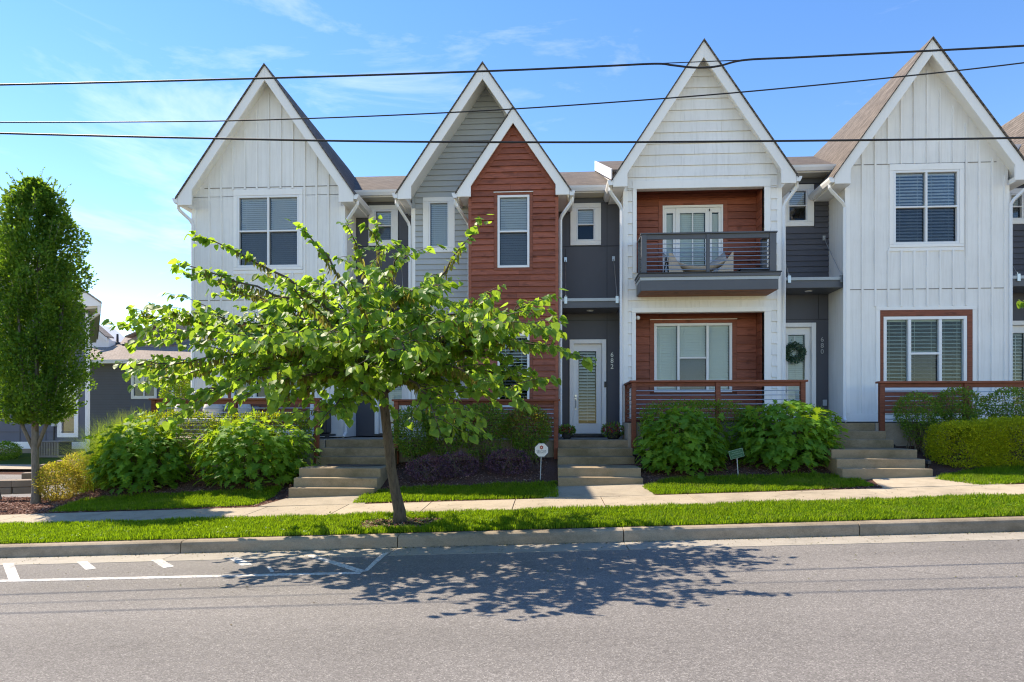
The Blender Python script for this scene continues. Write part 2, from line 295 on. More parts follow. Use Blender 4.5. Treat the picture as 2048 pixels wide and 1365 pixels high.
# ------------------------------------------------------------------ mesh helpers
class MB:
    def __init__(s): s.v = []; s.f = []
    def add(s, vs, fs):
        o = len(s.v); s.v += [tuple(q) for q in vs]; s.f += [tuple(i + o for i in f) for f in fs]; return s
    def box(s, x0, x1, y0, y1, z0, z1):
        if x0 > x1: x0, x1 = x1, x0
        if y0 > y1: y0, y1 = y1, y0
        if z0 > z1: z0, z1 = z1, z0
        return s.add([(x0, y0, z0), (x1, y0, z0), (x1, y1, z0), (x0, y1, z0), (x0, y0, z1), (x1, y0, z1), (x1, y1, z1), (x0, y1, z1)],
                     [(0, 3, 2, 1), (4, 5, 6, 7), (0, 1, 5, 4), (1, 2, 6, 5), (2, 3, 7, 6), (3, 0, 4, 7)])
    def poly(s, pts, y0, y1):                       # polygon in XZ pushed from y0 to y1
        a = sum(pts[i][0] * pts[(i + 1) % len(pts)][1] - pts[(i + 1) % len(pts)][0] * pts[i][1] for i in range(len(pts)))
        if a < 0: pts = pts[::-1]
        n = len(pts)
        vs = [(p[0], y0, p[1]) for p in pts] + [(p[0], y1, p[1]) for p in pts]
        fs = [tuple(range(n)), tuple(range(2 * n - 1, n - 1, -1))]
        fs += [(i + n, (i + 1) % n + n, (i + 1) % n, i) for i in range(n)]
        return s.add(vs, fs)
    def slab(s, pts, h):                            # polygon with z, pushed down by h
        a = sum(pts[i][0] * pts[(i + 1) % len(pts)][1] - pts[(i + 1) % len(pts)][0] * pts[i][1] for i in range(len(pts)))
        if a < 0: pts = pts[::-1]
        n = len(pts)
        vs = list(pts) + [(p[0], p[1], p[2] - h) for p in pts]
        fs = [tuple(range(n)), tuple(range(2 * n - 1, n - 1, -1))] + [(i + n, (i + 1) % n + n, (i + 1) % n, i) for i in range(n)]
        return s.add(vs, fs)
    def tube(s, pts, r, n=6, cap=True):
        pts = [Vector(p) for p in pts]; k = len(pts); rs = r if hasattr(r, '__len__') else [r] * k
        vs, fs = [], []; prev = None
        for i, p in enumerate(pts):
            d = (pts[min(i + 1, k - 1)] - pts[max(i - 1, 0)]); d = d.normalized() if d.length else Vector((0, 0, 1))
            if prev is None: u = d.orthogonal().normalized()
            else:
                u = prev - d * prev.dot(d); u = u.normalized() if u.length > 1e-6 else d.orthogonal().normalized()
            prev = u; w = d.cross(u)
            for j in range(n):
                an = 2 * math.pi * (j + 0.5) / n
                vs.append(p + (u * math.cos(an) + w * math.sin(an)) * rs[i])
        for i in range(k - 1):
            for j in range(n):
                fs.append((i * n + j, i * n + (j + 1) % n, (i + 1) * n + (j + 1) % n, (i + 1) * n + j))
        if cap: fs += [tuple(range(n - 1, -1, -1)), tuple((k - 1) * n + j for j in range(n))]
        return s.add(vs, fs)
    def lathe(s, prof, c, n=16):
        vs = []; fs = []
        for (r, z) in prof:
            for j in range(n): vs.append((c[0] + r * math.cos(2 * math.pi * j / n), c[1] + r * math.sin(2 * math.pi * j / n), c[2] + z))
        for i in range(len(prof) - 1):
            for j in range(n): fs.append((i * n + j, i * n + (j + 1) % n, (i + 1) * n + (j + 1) % n, (i + 1) * n + j))
        fs += [tuple(range(n - 1, -1, -1)), tuple((len(prof) - 1) * n + j for j in range(n))]
        return s.add(vs, fs)
ORG = {}
def link(o, parent=None):
    COL.objects.link(o)
    if parent is not None: o.parent = parent
def tag(o, label=None, cat=None, group=None, kind=None):
    if label: o['label'] = label
    if cat: o['category'] = cat
    if group: o['group'] = group
    if kind: o['kind'] = kind
    return o
def thing(name, loc, label, cat, group=None):
    o = bpy.data.objects.new(name, None); link(o); o.location = loc; o.empty_display_size = 0.2
    ORG[o] = Vector(loc); return tag(o, label, cat, group)
def part(name, mb, mat, parent=None, smooth=False, bevel=0):
    og = ORG.get(parent, Vector((0, 0, 0))); me = bpy.data.meshes.new(name)
    me.from_pydata([(v[0] - og[0], v[1] - og[1], v[2] - og[2]) for v in mb.v], [], mb.f)
    me.materials.append(MATS[mat]); me.update()
    if smooth: me.polygons.foreach_set('use_smooth', [True] * len(me.polygons))
    o = bpy.data.objects.new(name, me); link(o, parent); ORG[o] = og
    if bevel:
        b = o.modifiers.new('bevel', 'BEVEL'); b.width = bevel; b.segments = 2; b.limit_method = 'ANGLE'
    return o
def npmesh(name, V, F, mat, parent=None, smooth=False):
    V = np.asarray(V, np.float32).reshape(-1, 3); F = np.asarray(F, np.int32)
    og = ORG.get(parent, Vector((0, 0, 0))); V = V - np.array(og, np.float32)
    k = F.shape[1]; me = bpy.data.meshes.new(name)
    me.vertices.add(len(V)); me.vertices.foreach_set('co', V.ravel())
    me.loops.add(F.size); me.loops.foreach_set('vertex_index', F.ravel())
    me.polygons.add(len(F)); me.polygons.foreach_set('loop_start', np.arange(0, F.size, k, dtype=np.int32))
    me.polygons.foreach_set('loop_total', np.full(len(F), k, np.int32))
    if smooth: me.polygons.foreach_set('use_smooth', np.ones(len(F), bool))
    me.materials.append(MATS[mat]); me.update(calc_edges=True)
    o = bpy.data.objects.new(name, me); link(o, parent); ORG[o] = og; return o
def unit(a): return a / np.maximum(np.linalg.norm(a, axis=1, keepdims=True), 1e-9)
def frames(d, n):
    d = unit(np.asarray(d, float)); n = np.asarray(n, float); n = n - (n * d).sum(1, keepdims=True) * d
    bad = np.linalg.norm(n, axis=1) < 1e-4; n[bad] = np.cross(d[bad], (0.3, 0.9, 0.1)); n = unit(n)
    return np.cross(d, n), d, n
def scatter(name, T, TF, P, d, n, s, mat, parent):
    x, d, n = frames(d, n); T = np.asarray(T, float); s = np.asarray(s, float).reshape(-1, 1, 1)
    V = np.asarray(P)[:, None, :] + s * (T[None, :, 0:1] * x[:, None, :] + T[None, :, 1:2] * d[:, None, :] + T[None, :, 2:3] * n[:, None, :])
    F = np.asarray(TF)[None] + (np.arange(len(P)) * len(T))[:, None, None]
    return npmesh(name, V.reshape(-1, 3), F.reshape(-1, np.asarray(TF).shape[1]), mat, parent)
def leaf_objects(name, meshes, P, d, n, s, parent):
    og = np.array(ORG[parent]); x, d, n = frames(d, n)
    for i in range(len(P)):
        o = bpy.data.objects.new(name, meshes[i % len(meshes)]); COL.objects.link(o); o.parent = parent
        k = float(s[i]); p = np.asarray(P[i]) - og
        o.matrix_local = Matrix(((x[i][0] * k, d[i][0] * k, n[i][0] * k, p[0]), (x[i][1] * k, d[i][1] * k, n[i][1] * k, p[1]),
                                 (x[i][2] * k, d[i][2] * k, n[i][2] * k, p[2]), (0, 0, 0, 1)))
def tmesh(name, T, TF, mat):
    me = bpy.data.meshes.new(name); me.from_pydata([tuple(t) for t in T], [], [tuple(f) for f in TF]); me.materials.append(MATS[mat]); me.update(); return me
def text(name, body, loc, size, mat, parent, rot=(math.pi / 2, 0, 0), ext=0.002):
    c = bpy.data.curves.new(name, 'FONT'); c.body = body; c.size = size; c.align_x = 'CENTER'; c.align_y = 'CENTER'; c.extrude = ext
    tmp = bpy.data.objects.new(name, c); COL.objects.link(tmp); me = bpy.data.meshes.new_from_object(tmp.evaluated_get(bpy.context.evaluated_depsgraph_get())); bpy.data.objects.remove(tmp); bpy.data.curves.remove(c)
    me.materials.clear(); me.materials.append(MATS[mat]); o = bpy.data.objects.new(name, me); link(o, parent); o.location = Vector(loc) - ORG.get(parent, Vector((0, 0, 0))); o.rotation_euler = rot
    return o
# leaf templates
def heart():
    o = [(0, 0), (0.30, -0.06), (0.50, 0.16), (0.44, 0.48), (0.20, 0.80), (0, 1.0), (-0.20, 0.80), (-0.44, 0.48), (-0.50, 0.16), (-0.30, -0.06)]
    T = [(0, 0.42, -0.04)] + [(x, y, 0.20 * abs(x) - 0.10 * y * y) for x, y in o]
    return T, [(0, 1 + i, 1 + (i + 1) % 10) for i in range(10)]
def lobed():
    o = [(0, 0), (0.16, -0.05), (0.44, -0.02), (0.25, 0.20), (0.64, 0.36), (0.28, 0.44), (0.46, 0.72), (0.17, 0.66), (0.13, 0.86), (0, 1.04)]
    o = o + [(-x, y) for x, y in o[-2:0:-1]]
    T = [(0, 0.40, -0.02)] + [(x, y, 0.16 * abs(x) - 0.24 * y * y) for x, y in o]
    n = len(o); return T, [(0, 1 + i, 1 + (i + 1) % n) for i in range(n)]
def small():
    return [(0, 0, 0), (0.28, 0.45, 0.07), (0, 1, -0.08), (-0.28, 0.45, 0.07)], [(0, 1, 2), (0, 2, 3)]
def pod():
    return [(-0.10, 0, 0), (0.10, 0, 0), (0.13, 0.6, 0.06), (0, 1, 0), (-0.13, 0.6, -0.04)], [(0, 1, 2), (0, 2, 4), (4, 2, 3)]
HEART, LOBE, SMALL, POD = heart(), lobed(), small(), pod()

# ------------------------------------------------------------------ setting: ground, road, kerb, sidewalk
def grid_mesh(name, xs, ys, mat, off=0.0):
    xx, yy = np.meshgrid(xs, ys); zz = ter(xx, yy) + off
    V = np.stack([xx, yy, zz], -1).reshape(-1, 3); nx, ny = len(xs), len(ys)
    i = np.arange((ny - 1) * (nx - 1)); r, c = i // (nx - 1), i % (nx - 1); a = r * nx + c
    o = npmesh(name, V, np.stack([a, a + 1, a + nx + 1, a + nx], 1), mat, None, True); tag(o, kind='structure'); return o
xs = np.concatenate([np.linspace(-400, -42, 12), np.arange(-40, 24, 0.4), np.linspace(25, 400, 14)])
ys = np.concatenate([np.arange(8.74, 18, 0.22), np.arange(18, 32, 0.6), np.linspace(33, 80, 14), np.linspace(90, 700, 10)])
ground = grid_mesh('ground', xs, ys, 'mulch_soil')
def sheet(name, x0, x1, y0, y1, dz, mat):
    mb = MB().slab([(x0, y0, SL * x0 + dz), (x1, y0, SL * x1 + dz), (x1, y1, SL * x1 + dz), (x0, y1, SL * x0 + dz)], 0.2)
    return tag(part(name, mb, mat), kind='structure')
road = sheet('road', -60, 60, -30, 8.02, 0.0, 'asphalt')
far_verge = sheet('ground_behind', -60, 60, -120, -30.0, 0.0, 'lawn_soil')
YC = 8.60
pan = tag(bpy.data.objects.new('gutter', None), kind='structure'); COL.objects.link(pan); ORG[pan] = Vector((0, 0, 0))
curb = tag(bpy.data.objects.new('kerb', None), kind='structure'); COL.objects.link(curb); ORG[curb] = Vector((0, 0, 0))
jx = [-14 + 3.05 * i for i in range(-9, 18)]
k0 = X(795, 8.6); jx = [k0 + 3.05 * i for i in range(-12, 13)]
for i in range(len(jx) - 1):
    a, b = jx[i] + 0.006, jx[i + 1] - 0.006
    m1 = MB().slab([(a, 8.024, SL * a + 0.004), (b, 8.024, SL * b + 0.004), (b, YC + 0.02, SL * b - 0.012), (a, YC + 0.02, SL * a - 0.012)], 0.2)
    part('gutter_segment', m1, 'pan', pan)
    n = 6; vs = []; prof = [(YC - 0.012, -0.05), (YC, 0.10), (YC + 0.012, 0.134), (YC + 0.045, 0.152), (YC + 0.17, 0.155), (YC + 0.17, -0.1)]
    for x in (a, b): vs += [(x, y, SL * x + z) for y, z in prof]
    m2 = MB().add(vs, [(i2, i2 + n, (i2 + 1) % n + n, (i2 + 1) % n) for i2 in range(n)] + [tuple(range(n)), tuple(range(2 * n - 1, n - 1, -1))])
    part('kerb_stone', m2, 'curb', curb, bevel=0.004)
# leaf litter and grit line in the gutter is left to the concrete stains
marks = tag(bpy.data.objects.new('road_markings', None), kind='structure'); COL.objects.link(marks); ORG[marks] = Vector((0, 0, 0))
def mark(px):
    mb = MB(); pts = [GR(*p) for p in px]
    mb.slab([(x, y, SL * x + 0.004) for x, y in pts], 0.003); part('painted_line', mb, 'road_paint', marks)
mark([(0, 1160.5), (0, 1165), (722, 1148.5), (722, 1144.5)]); mark([(-260, 1166.5), (-260, 1172), (-2, 1165), (-2, 1160.5)])
mark([(5, 1128), (27, 1127), (40, 1159), (17, 1161)]); mark([(153, 1124.5), (174, 1123), (193, 1138), (172, 1141)])
mark([(302, 1121), (324, 1119.5), (349, 1134), (327, 1137)]); mark([(455, 1116.5), (476, 1115.5), (506, 1130), (484, 1132.5)])
mark([(533, 1134.5), (541, 1134), (549, 1144), (541, 1145)]); mark([(-150, 1133), (-128, 1132), (-118, 1164), (-141, 1166)])
mark([(611, 1111.5), (628, 1110.5), (734, 1143), (720, 1146.5)]); mark([(765, 1106.5), (777, 1106), (736, 1142.5), (724, 1145.5)])
# sidewalk slabs
walk = tag(bpy.data.objects.new('sidewalk', None), kind='structure'); COL.objects.link(walk); ORG[walk] = Vector((0, 0, 0))
w0 = X(1031, 11.45); SWF, SWB = 10.28, 11.46
def quad_slab(name, pts, mat, parent, off=0.012, h=0.12):
    part(name, MB().slab([(x, y, float(ter(x, y)) + off) for x, y in pts], h), mat, parent, bevel=0.006)
for i in range(-10, 13):
    a, b = w0 + 1.52 * i + 0.006, w0 + 1.52 * (i + 1) - 0.006
    part('sidewalk_slab', MB().slab([(a, SWF, SL * a + 0.212), (b, SWF, SL * b + 0.212), (b, SWB, SL * b + 0.247), (a, SWB, SL * a + 0.247)], 0.12), 'sidewalk', walk, bevel=0.006)
PATHS = [(-5.08, -3.43, 12.26), (0.17, 1.80, 12.52), (6.05, 7.75, 12.36)]       # x0, x1, foot of the steps
paths = tag(bpy.data.objects.new('garden_path', None), kind='structure'); COL.objects.link(paths); ORG[paths] = Vector((0, 0, 0))
for (a, b, yf) in PATHS:
    w = 0.28
    za, zb = SL * a + 0.249, SL * b + 0.249
    part('path_slab', MB().slab([(a - w, SWB + 0.008, za), (b + 0.06, SWB + 0.008, zb), (b, yf + 0.05, float(ter(b, yf)) + 0.02), (a - 0.02, yf + 0.05, float(ter(a, yf)) + 0.02)], 0.12), 'sidewalk', paths, bevel=0.006)
# side road, its sidewalk and lawn on the left
def ter_sheet(name, x0, x1, y0, y1, mat, off, nx=30, ny=6):
    return grid_mesh(name, np.linspace(x0, x1, nx), np.linspace(y0, y1, ny), mat, off)
ter_sheet('side_road', -46, -11.6, 15.7, 22.7, 'asphalt', 0.010)
ter_sheet('side_sidewalk', -46, -9.5, 23.0, 24.6, 'sidewalk', 0.06)
ter_sheet('side_lawn', -46, -9.0, 24.65, 44, 'lawn_soil', 0.012, 40, 24)

# ------------------------------------------------------------------ building helpers
YW, YR, YB, YBACK, YP = 15.6, 15.25, 16.5, 21.9, 14.25
def wall(name, x0, x1, z0, z1, y, holes, mat, parent, depth=0.14):
    bx = sorted(set([x0, x1] + [v for h in holes for v in h[:2]])); bz = sorted(set([z0, z1] + [v for h in holes for v in h[2:]]))
    nx, nz = len(bx) - 1, len(bz) - 1
    def solid(i, j):
        if not (0 <= i < nx and 0 <= j < nz): return False
        cx, cz = (bx[i] + bx[i + 1]) / 2, (bz[j] + bz[j + 1]) / 2
        return not any(h[0] < cx < h[1] and h[2] < cz < h[3] for h in holes)
    mb = MB(); y1 = y + depth
    for i in range(nx):
        for j in range(nz):
            if not solid(i, j): continue
            a, b, c, d = bx[i], bx[i + 1], bz[j], bz[j + 1]
            mb.add([(a, y, c), (b, y, c), (b, y, d), (a, y, d)], [(0, 1, 2, 3)]); mb.add([(a, y1, c), (b, y1, c), (b, y1, d), (a, y1, d)], [(3, 2, 1, 0)])
            if not solid(i - 1, j): mb.add([(a, y, c), (a, y, d), (a, y1, d), (a, y1, c)], [(0, 1, 2, 3)])
            if not solid(i + 1, j): mb.add([(b, y, c), (b, y1, c), (b, y1, d), (b, y, d)], [(0, 1, 2, 3)])
            if not solid(i, j - 1): mb.add([(a, y, c), (a, y1, c), (b, y1, c), (b, y, c)], [(0, 1, 2, 3)])
            if not solid(i, j + 1): mb.add([(a, y, d), (b, y, d), (b, y1, d), (a, y1, d)], [(0, 1, 2, 3)])
    return part(name, mb, mat, parent)
def window(h, x0, x1, z0, z1, y, cols=1, mids=None, fw=0.05, slats='closed', pitch=0.065, fill=1.0, smat='blind', trim=None, tmat='white_trim', gl='glass', widths=None):
    """window (> frame, pane, blind, trim, interior) sunk in a hole of the wall"""
    fr = MB(); yf, yb = y - 0.025, y + 0.07
    fr.box(x0, x1, yf, yb, z0, z0 + fw); fr.box(x0, x1, yf, yb, z1 - fw, z1); fr.box(x0, x0 + fw, yf, yb, z0 + fw, z1 - fw); fr.box(x1 - fw, x1, yf, yb, z0 + fw, z1 - fw)
    ws = widths or [1.0 / cols] * cols; xa = x0 + fw; tot = x1 - x0 - 2 * fw; edges = []
    for i, wv in enumerate(ws):
        xb = xa + tot * wv
        edges.append((xa + (fw * 0.45 if i else 0), xb - (fw * 0.45 if i < len(ws) - 1 else 0)))
        if i < len(ws) - 1: fr.box(xb - fw * 0.45, xb + fw * 0.45, yf, yb, z0 + fw, z1 - fw)
        xa = xb
    mids = mids or [None] * len(ws); panes = []
    for (a, b), mz in zip(edges, mids):
        if mz is None: panes.append((a, b, z0 + fw, z1 - fw, 0.03))
        else:
            fr.box(a, b, yf + 0.004, yb - 0.002, mz - fw * 0.36, mz + fw * 0.36)
            panes.append((a, b, mz + fw * 0.36, z1 - fw, 0.03)); panes.append((a, b, z0 + fw, mz - fw * 0.36, 0.0451))
    W_ = part('window', fr, 'vinyl', h, bevel=0.005)
    for (a, b, c, d, dy) in panes: part('pane', MB().box(a, b, y + dy, y + dy + 0.006, c, d), gl if dy < 0.045 else 'glass_screen', W_)
    bl = MB(); tilt = {'closed': 1.02, 'open': 0.38, 'half': 0.70}[slats]; zb = z1 - fw - (z1 - z0 - 2 * fw) * fill
    dp = pitch * (0.62 if slats != 'open' else 0.42); cs, sn = math.cos(tilt) * dp, math.sin(tilt) * dp
    for (a, b) in edges:
        z = z1 - fw - 0.03
        while z > zb:
            yy = y + 0.092; tk = 0.003
            bl.add([(a + .01, yy - cs, z - sn), (b - .01, yy - cs, z - sn), (b - .01, yy + cs, z + sn), (a + .01, yy + cs, z + sn),
                    (a + .01, yy - cs, z - sn + tk), (b - .01, yy - cs, z - sn + tk), (b - .01, yy + cs, z + sn + tk), (a + .01, yy + cs, z + sn + tk)],
                   [(0, 3, 2, 1), (4, 5, 6, 7), (0, 1, 5, 4), (1, 2, 6, 5), (2, 3, 7, 6), (3, 0, 4, 7)])
            z -= pitch
        bl.box(a + 0.01, b - 0.01, y + 0.078, y + 0.11, z1 - fw - 0.03, z1 - fw)
        for fx in (0.2, 0.8): bl.box(a + (b - a) * fx - 0.003, a + (b - a) * fx + 0.003, y + 0.068, y + 0.071, zb, z1 - fw)
    part('blind', bl, smat, W_)
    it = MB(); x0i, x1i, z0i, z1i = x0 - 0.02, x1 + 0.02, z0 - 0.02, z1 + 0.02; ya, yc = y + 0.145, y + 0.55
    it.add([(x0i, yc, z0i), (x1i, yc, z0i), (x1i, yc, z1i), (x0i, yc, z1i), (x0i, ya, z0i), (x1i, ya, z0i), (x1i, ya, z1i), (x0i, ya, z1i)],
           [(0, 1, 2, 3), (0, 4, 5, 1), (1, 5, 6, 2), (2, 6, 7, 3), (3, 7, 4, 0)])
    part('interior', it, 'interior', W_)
    if trim:
        l, r, b, t = trim; tm = MB(); yt = y - 0.032
        if t: tm.box(x0 - l, x1 + r, yt, y + 0.002, z1 + 0.002, z1 + t)
        if b: tm.box(x0 - l, x1 + r, yt, y + 0.002, z0 - b, z0 - 0.002)
        if l: tm.box(x0 - l, x0 - 0.002, yt, y + 0.002, z0, z1)
        if r: tm.box(x1 + 0.002, x1 + r, yt, y + 0.002, z0, z1)
        part('window_trim', tm, tmat, W_, bevel=0.004)
    return W_
def lap(h, y, z0, z1, ex, edges, holes, mat, tk=0.022):
    tk += 0.014
    """individual overlapping siding boards; edges(z) -> (xl, xr)"""
    z = z0
    while z < z1 - 0.02:
        zt = min(z + ex, z1); la, ra = edges(z); lb, rb = edges(zt)
        if ra - la < 0.06: break
        if rb <= lb: lb = rb = (la + ra) / 2
        cuts = sorted([(q[0], q[1]) for q in holes if q[2] < (z + zt) / 2 < q[3]])
        segs = []; cur = None
        pos = la
        for (a, b) in cuts:
            if a > pos + 0.02: segs.append((pos, a))
            pos = max(pos, b)
        if ra > pos + 0.02: segs.append((pos, ra))
        sp2 = []
        for (a, b) in segs:
            if b - a > 1.9 and random.random() < 0.75:
                c = random.uniform(a + 0.6, b - 0.6); sp2 += [(a, c - 0.0022), (c + 0.0022, b)]
            else: sp2.append((a, b))
        for (a, b) in sp2:
            ta = lb if abs(a - la) < 1e-6 else max(a, lb); tb = rb if abs(b - ra) < 1e-6 else min(b, rb)
            ta = min(ta, b); tb = max(tb, ta)
            j = random.uniform(-0.0015, 0.0015)
            part('siding_board', MB().add([(a, y - tk + j, z), (b, y - tk + j, z), (tb, y - 0.008, zt - 0.004), (ta, y - 0.008, zt - 0.004), (a, y, z), (b, y, z), (tb, y, zt - 0.004), (ta, y, zt - 0.004)],
                 [(0, 1, 2, 3), (7, 6, 5, 4), (4, 5, 1, 0), (1, 5, 6, 2), (2, 6, 7, 3), (3, 7, 4, 0)]), mat, h)
        z = zt
def gable(h, xc, hw, za, zt, zb, cw, hr, yr=YR, yw=YW, left=True, right=True, wl=None, wr=None, yend=YB, roof_l=True, roof_r=True):
    """rake boards, soffit, shingled slopes and boxed eaves of one steep gable"""
    m_ = (za - zt) / hw
    for sgn, on in ((-1, left), (1, right)):
        if not on: continue
        f = lambda d: xc + sgn * d
        zin = za - hr - m_ * (hw - cw)
        part('rake_board', MB().poly([(f(0), za), (f(hw), zt), (f(hw), zb), (f(hw - cw), zb), (f(hw - cw), max(zin, zb + 0.02)), (f(0), za - hr)], yr, yr + 0.045), 'white_trim', h, bevel=0.006)
        part('soffit', MB().poly([(f(0), za - 0.015), (f(hw - 0.01), zt - 0.015), (f(hw - 0.01), zt - 0.19), (f(0), za - 0.20)], yr + 0.047, YBACK), 'white_trim', h)
        part('roof_slope', MB().poly([(f(-0.0), za + 0.045), (f(hw + 0.045), zt + 0.045 - 0.045 * m_), (f(hw + 0.045), zt - 0.045 * m_ + 0.005), (f(0), za + 0.004)], yr - 0.035, YBACK), 'shingle', h)
        xw = wl if sgn < 0 else wr
        if xw is not None:
            part('eave', MB().box(f(hw) - sgn * 0.02, xw, yr + 0.05, yend, zb + 0.004, zb + 0.12), 'white_trim', h)
            part('eave_fascia', MB().box(f(hw) - sgn * 0.022, f(hw) - sgn * 0.002, yr + 0.047, yend + 0.2, zb, zt - 0.02), 'white_trim', h)
            gx = f(hw + 0.004); go = f(hw + 0.135); gm = f(hw + 0.09); zg = zt - 0.03
            part('gutter', MB().poly([(gx, zg), (go, zg), (f(hw + 0.125), zg - 0.05), (gm, zg - 0.12), (gx, zg - 0.12)], yr + 0.0, yend - 0.05), 'vinyl', h, bevel=0.004)
def downspout(h, px_, py_g, wx, y_wall, z_top, z_bot, drop=0.5, kick=True):
    """from the gutter outlet at (x,z) to the wall corner and down"""
    pts = [(px_, YR + 0.14, z_top), (px_, YR + 0.14, z_top - 0.09), (px_ + (wx - px_) * 0.12, YR + 0.16, z_top - 0.15), (px_ + (wx - px_) * 0.85, y_wall - 0.09, z_top - drop + 0.1), (wx, y_wall - 0.055, z_top - drop), (wx, y_wall - 0.055, z_bot + 0.14)]
    if kick: pts += [(wx, y_wall - 0.07, z_bot + 0.10), (wx - 0.02, y_wall - 0.16, z_bot + 0.03)]
    part('downspout', MB().tube(pts, 0.042, 4), 'vinyl', h, smooth=False)
def boxpart(h, name, mat, *b, bevel=0.0): return part(name, MB().box(*b), mat, h, bevel=bevel)
def main_roof(h, x0, x1, ze, zr, ye=16.12, bays=()):
    yr_ = YBACK; th = 0.05
    part('roof_slope', MB().add([(x0, ye - .04, ze), (x1, ye - .04, ze), (x1, yr_, zr), (x0, yr_, zr), (x0, ye - .04, ze - th), (x1, ye - .04, ze - th), (x1, yr_, zr - th), (x0, yr_, zr - th)],
         [(0, 1, 2, 3), (7, 6, 5, 4), (4, 5, 1, 0), (1, 5, 6, 2), (2, 6, 7, 3), (3, 7, 4, 0)]), 'shingle', h)
    yb_ = 2 * YBACK - ye
    part('roof_slope', MB().add([(x0, yr_, zr), (x1, yr_, zr), (x1, yb_, ze), (x0, yb_, ze), (x0, yr_, zr - th), (x1, yr_, zr - th), (x1, yb_, ze - th), (x0, yb_, ze - th)],
         [(0, 1, 2, 3), (7, 6, 5, 4), (4, 5, 1, 0), (1, 5, 6, 2), (2, 6, 7, 3), (3, 7, 4, 0)]), 'shingle', h)
    for (a, b) in bays:
        part('gutter', MB().add([(x, y, z) for x in (a, b) for y, z in ((ye - .02, ze - .03), (ye - .15, ze - .03), (ye - .14, ze - .08), (ye - .10, ze - .15), (ye - .02, ze - .15))],
             [(0, 1, 2, 3, 4), (9, 8, 7, 6, 5)] + [(i + 5, (i + 1) % 5 + 5, (i + 1) % 5, i) for i in range(5)]), 'vinyl', h)
        boxpart(h, 'eave_fascia', 'white_trim', a, b, ye - 0.018, ye + 0.01, ze - 0.17, ze - 0.055)
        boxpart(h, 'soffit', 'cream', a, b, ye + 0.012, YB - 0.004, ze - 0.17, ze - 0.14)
def canopy(h, x0, x1, zt, zb, anchors, y0=15.66):
    C_ = boxpart(h, 'canopy', 'slate_trim', x0, x1, y0, YB - 0.003, zb, zt - 0.075, bevel=0.004)
    boxpart(C_, 'canopy_edge', 'metal_edge', x0 - 0.01, x1 + 0.01, y0 - 0.022, y0 + 0.05, zt - 0.073, zt, bevel=0.003)
    boxpart(C_, 'canopy_deck', 'metal_edge', x0, x1, y0 + 0.052, YB - 0.005, zt - 0.073, zt - 0.045)
    for (xa, za_, xb) in anchors:
        part('tie_rod', MB().tube([(xa, YB - 0.03, za_), (xb, y0 + 0.02, zt + 0.06)], 0.008, 6), 'steel', C_)
        boxpart(C_, 'rod_bracket', 'steel', xa - 0.035, xa + 0.035, YB - 0.035, YB - 0.002, za_ - 0.05, za_ + 0.07)
        boxpart(C_, 'rod_clevis', 'steel', xb - 0.035, xb + 0.035, y0 - 0.035, y0 + 0.03, zt - 0.13, zt + 0.04)
        part('rod_eye', MB().tube([(xb, y0 + 0.02, zt + 0.03), (xb, y0 + 0.018, zt + 0.09)], 0.011, 6), 'steel', C_)
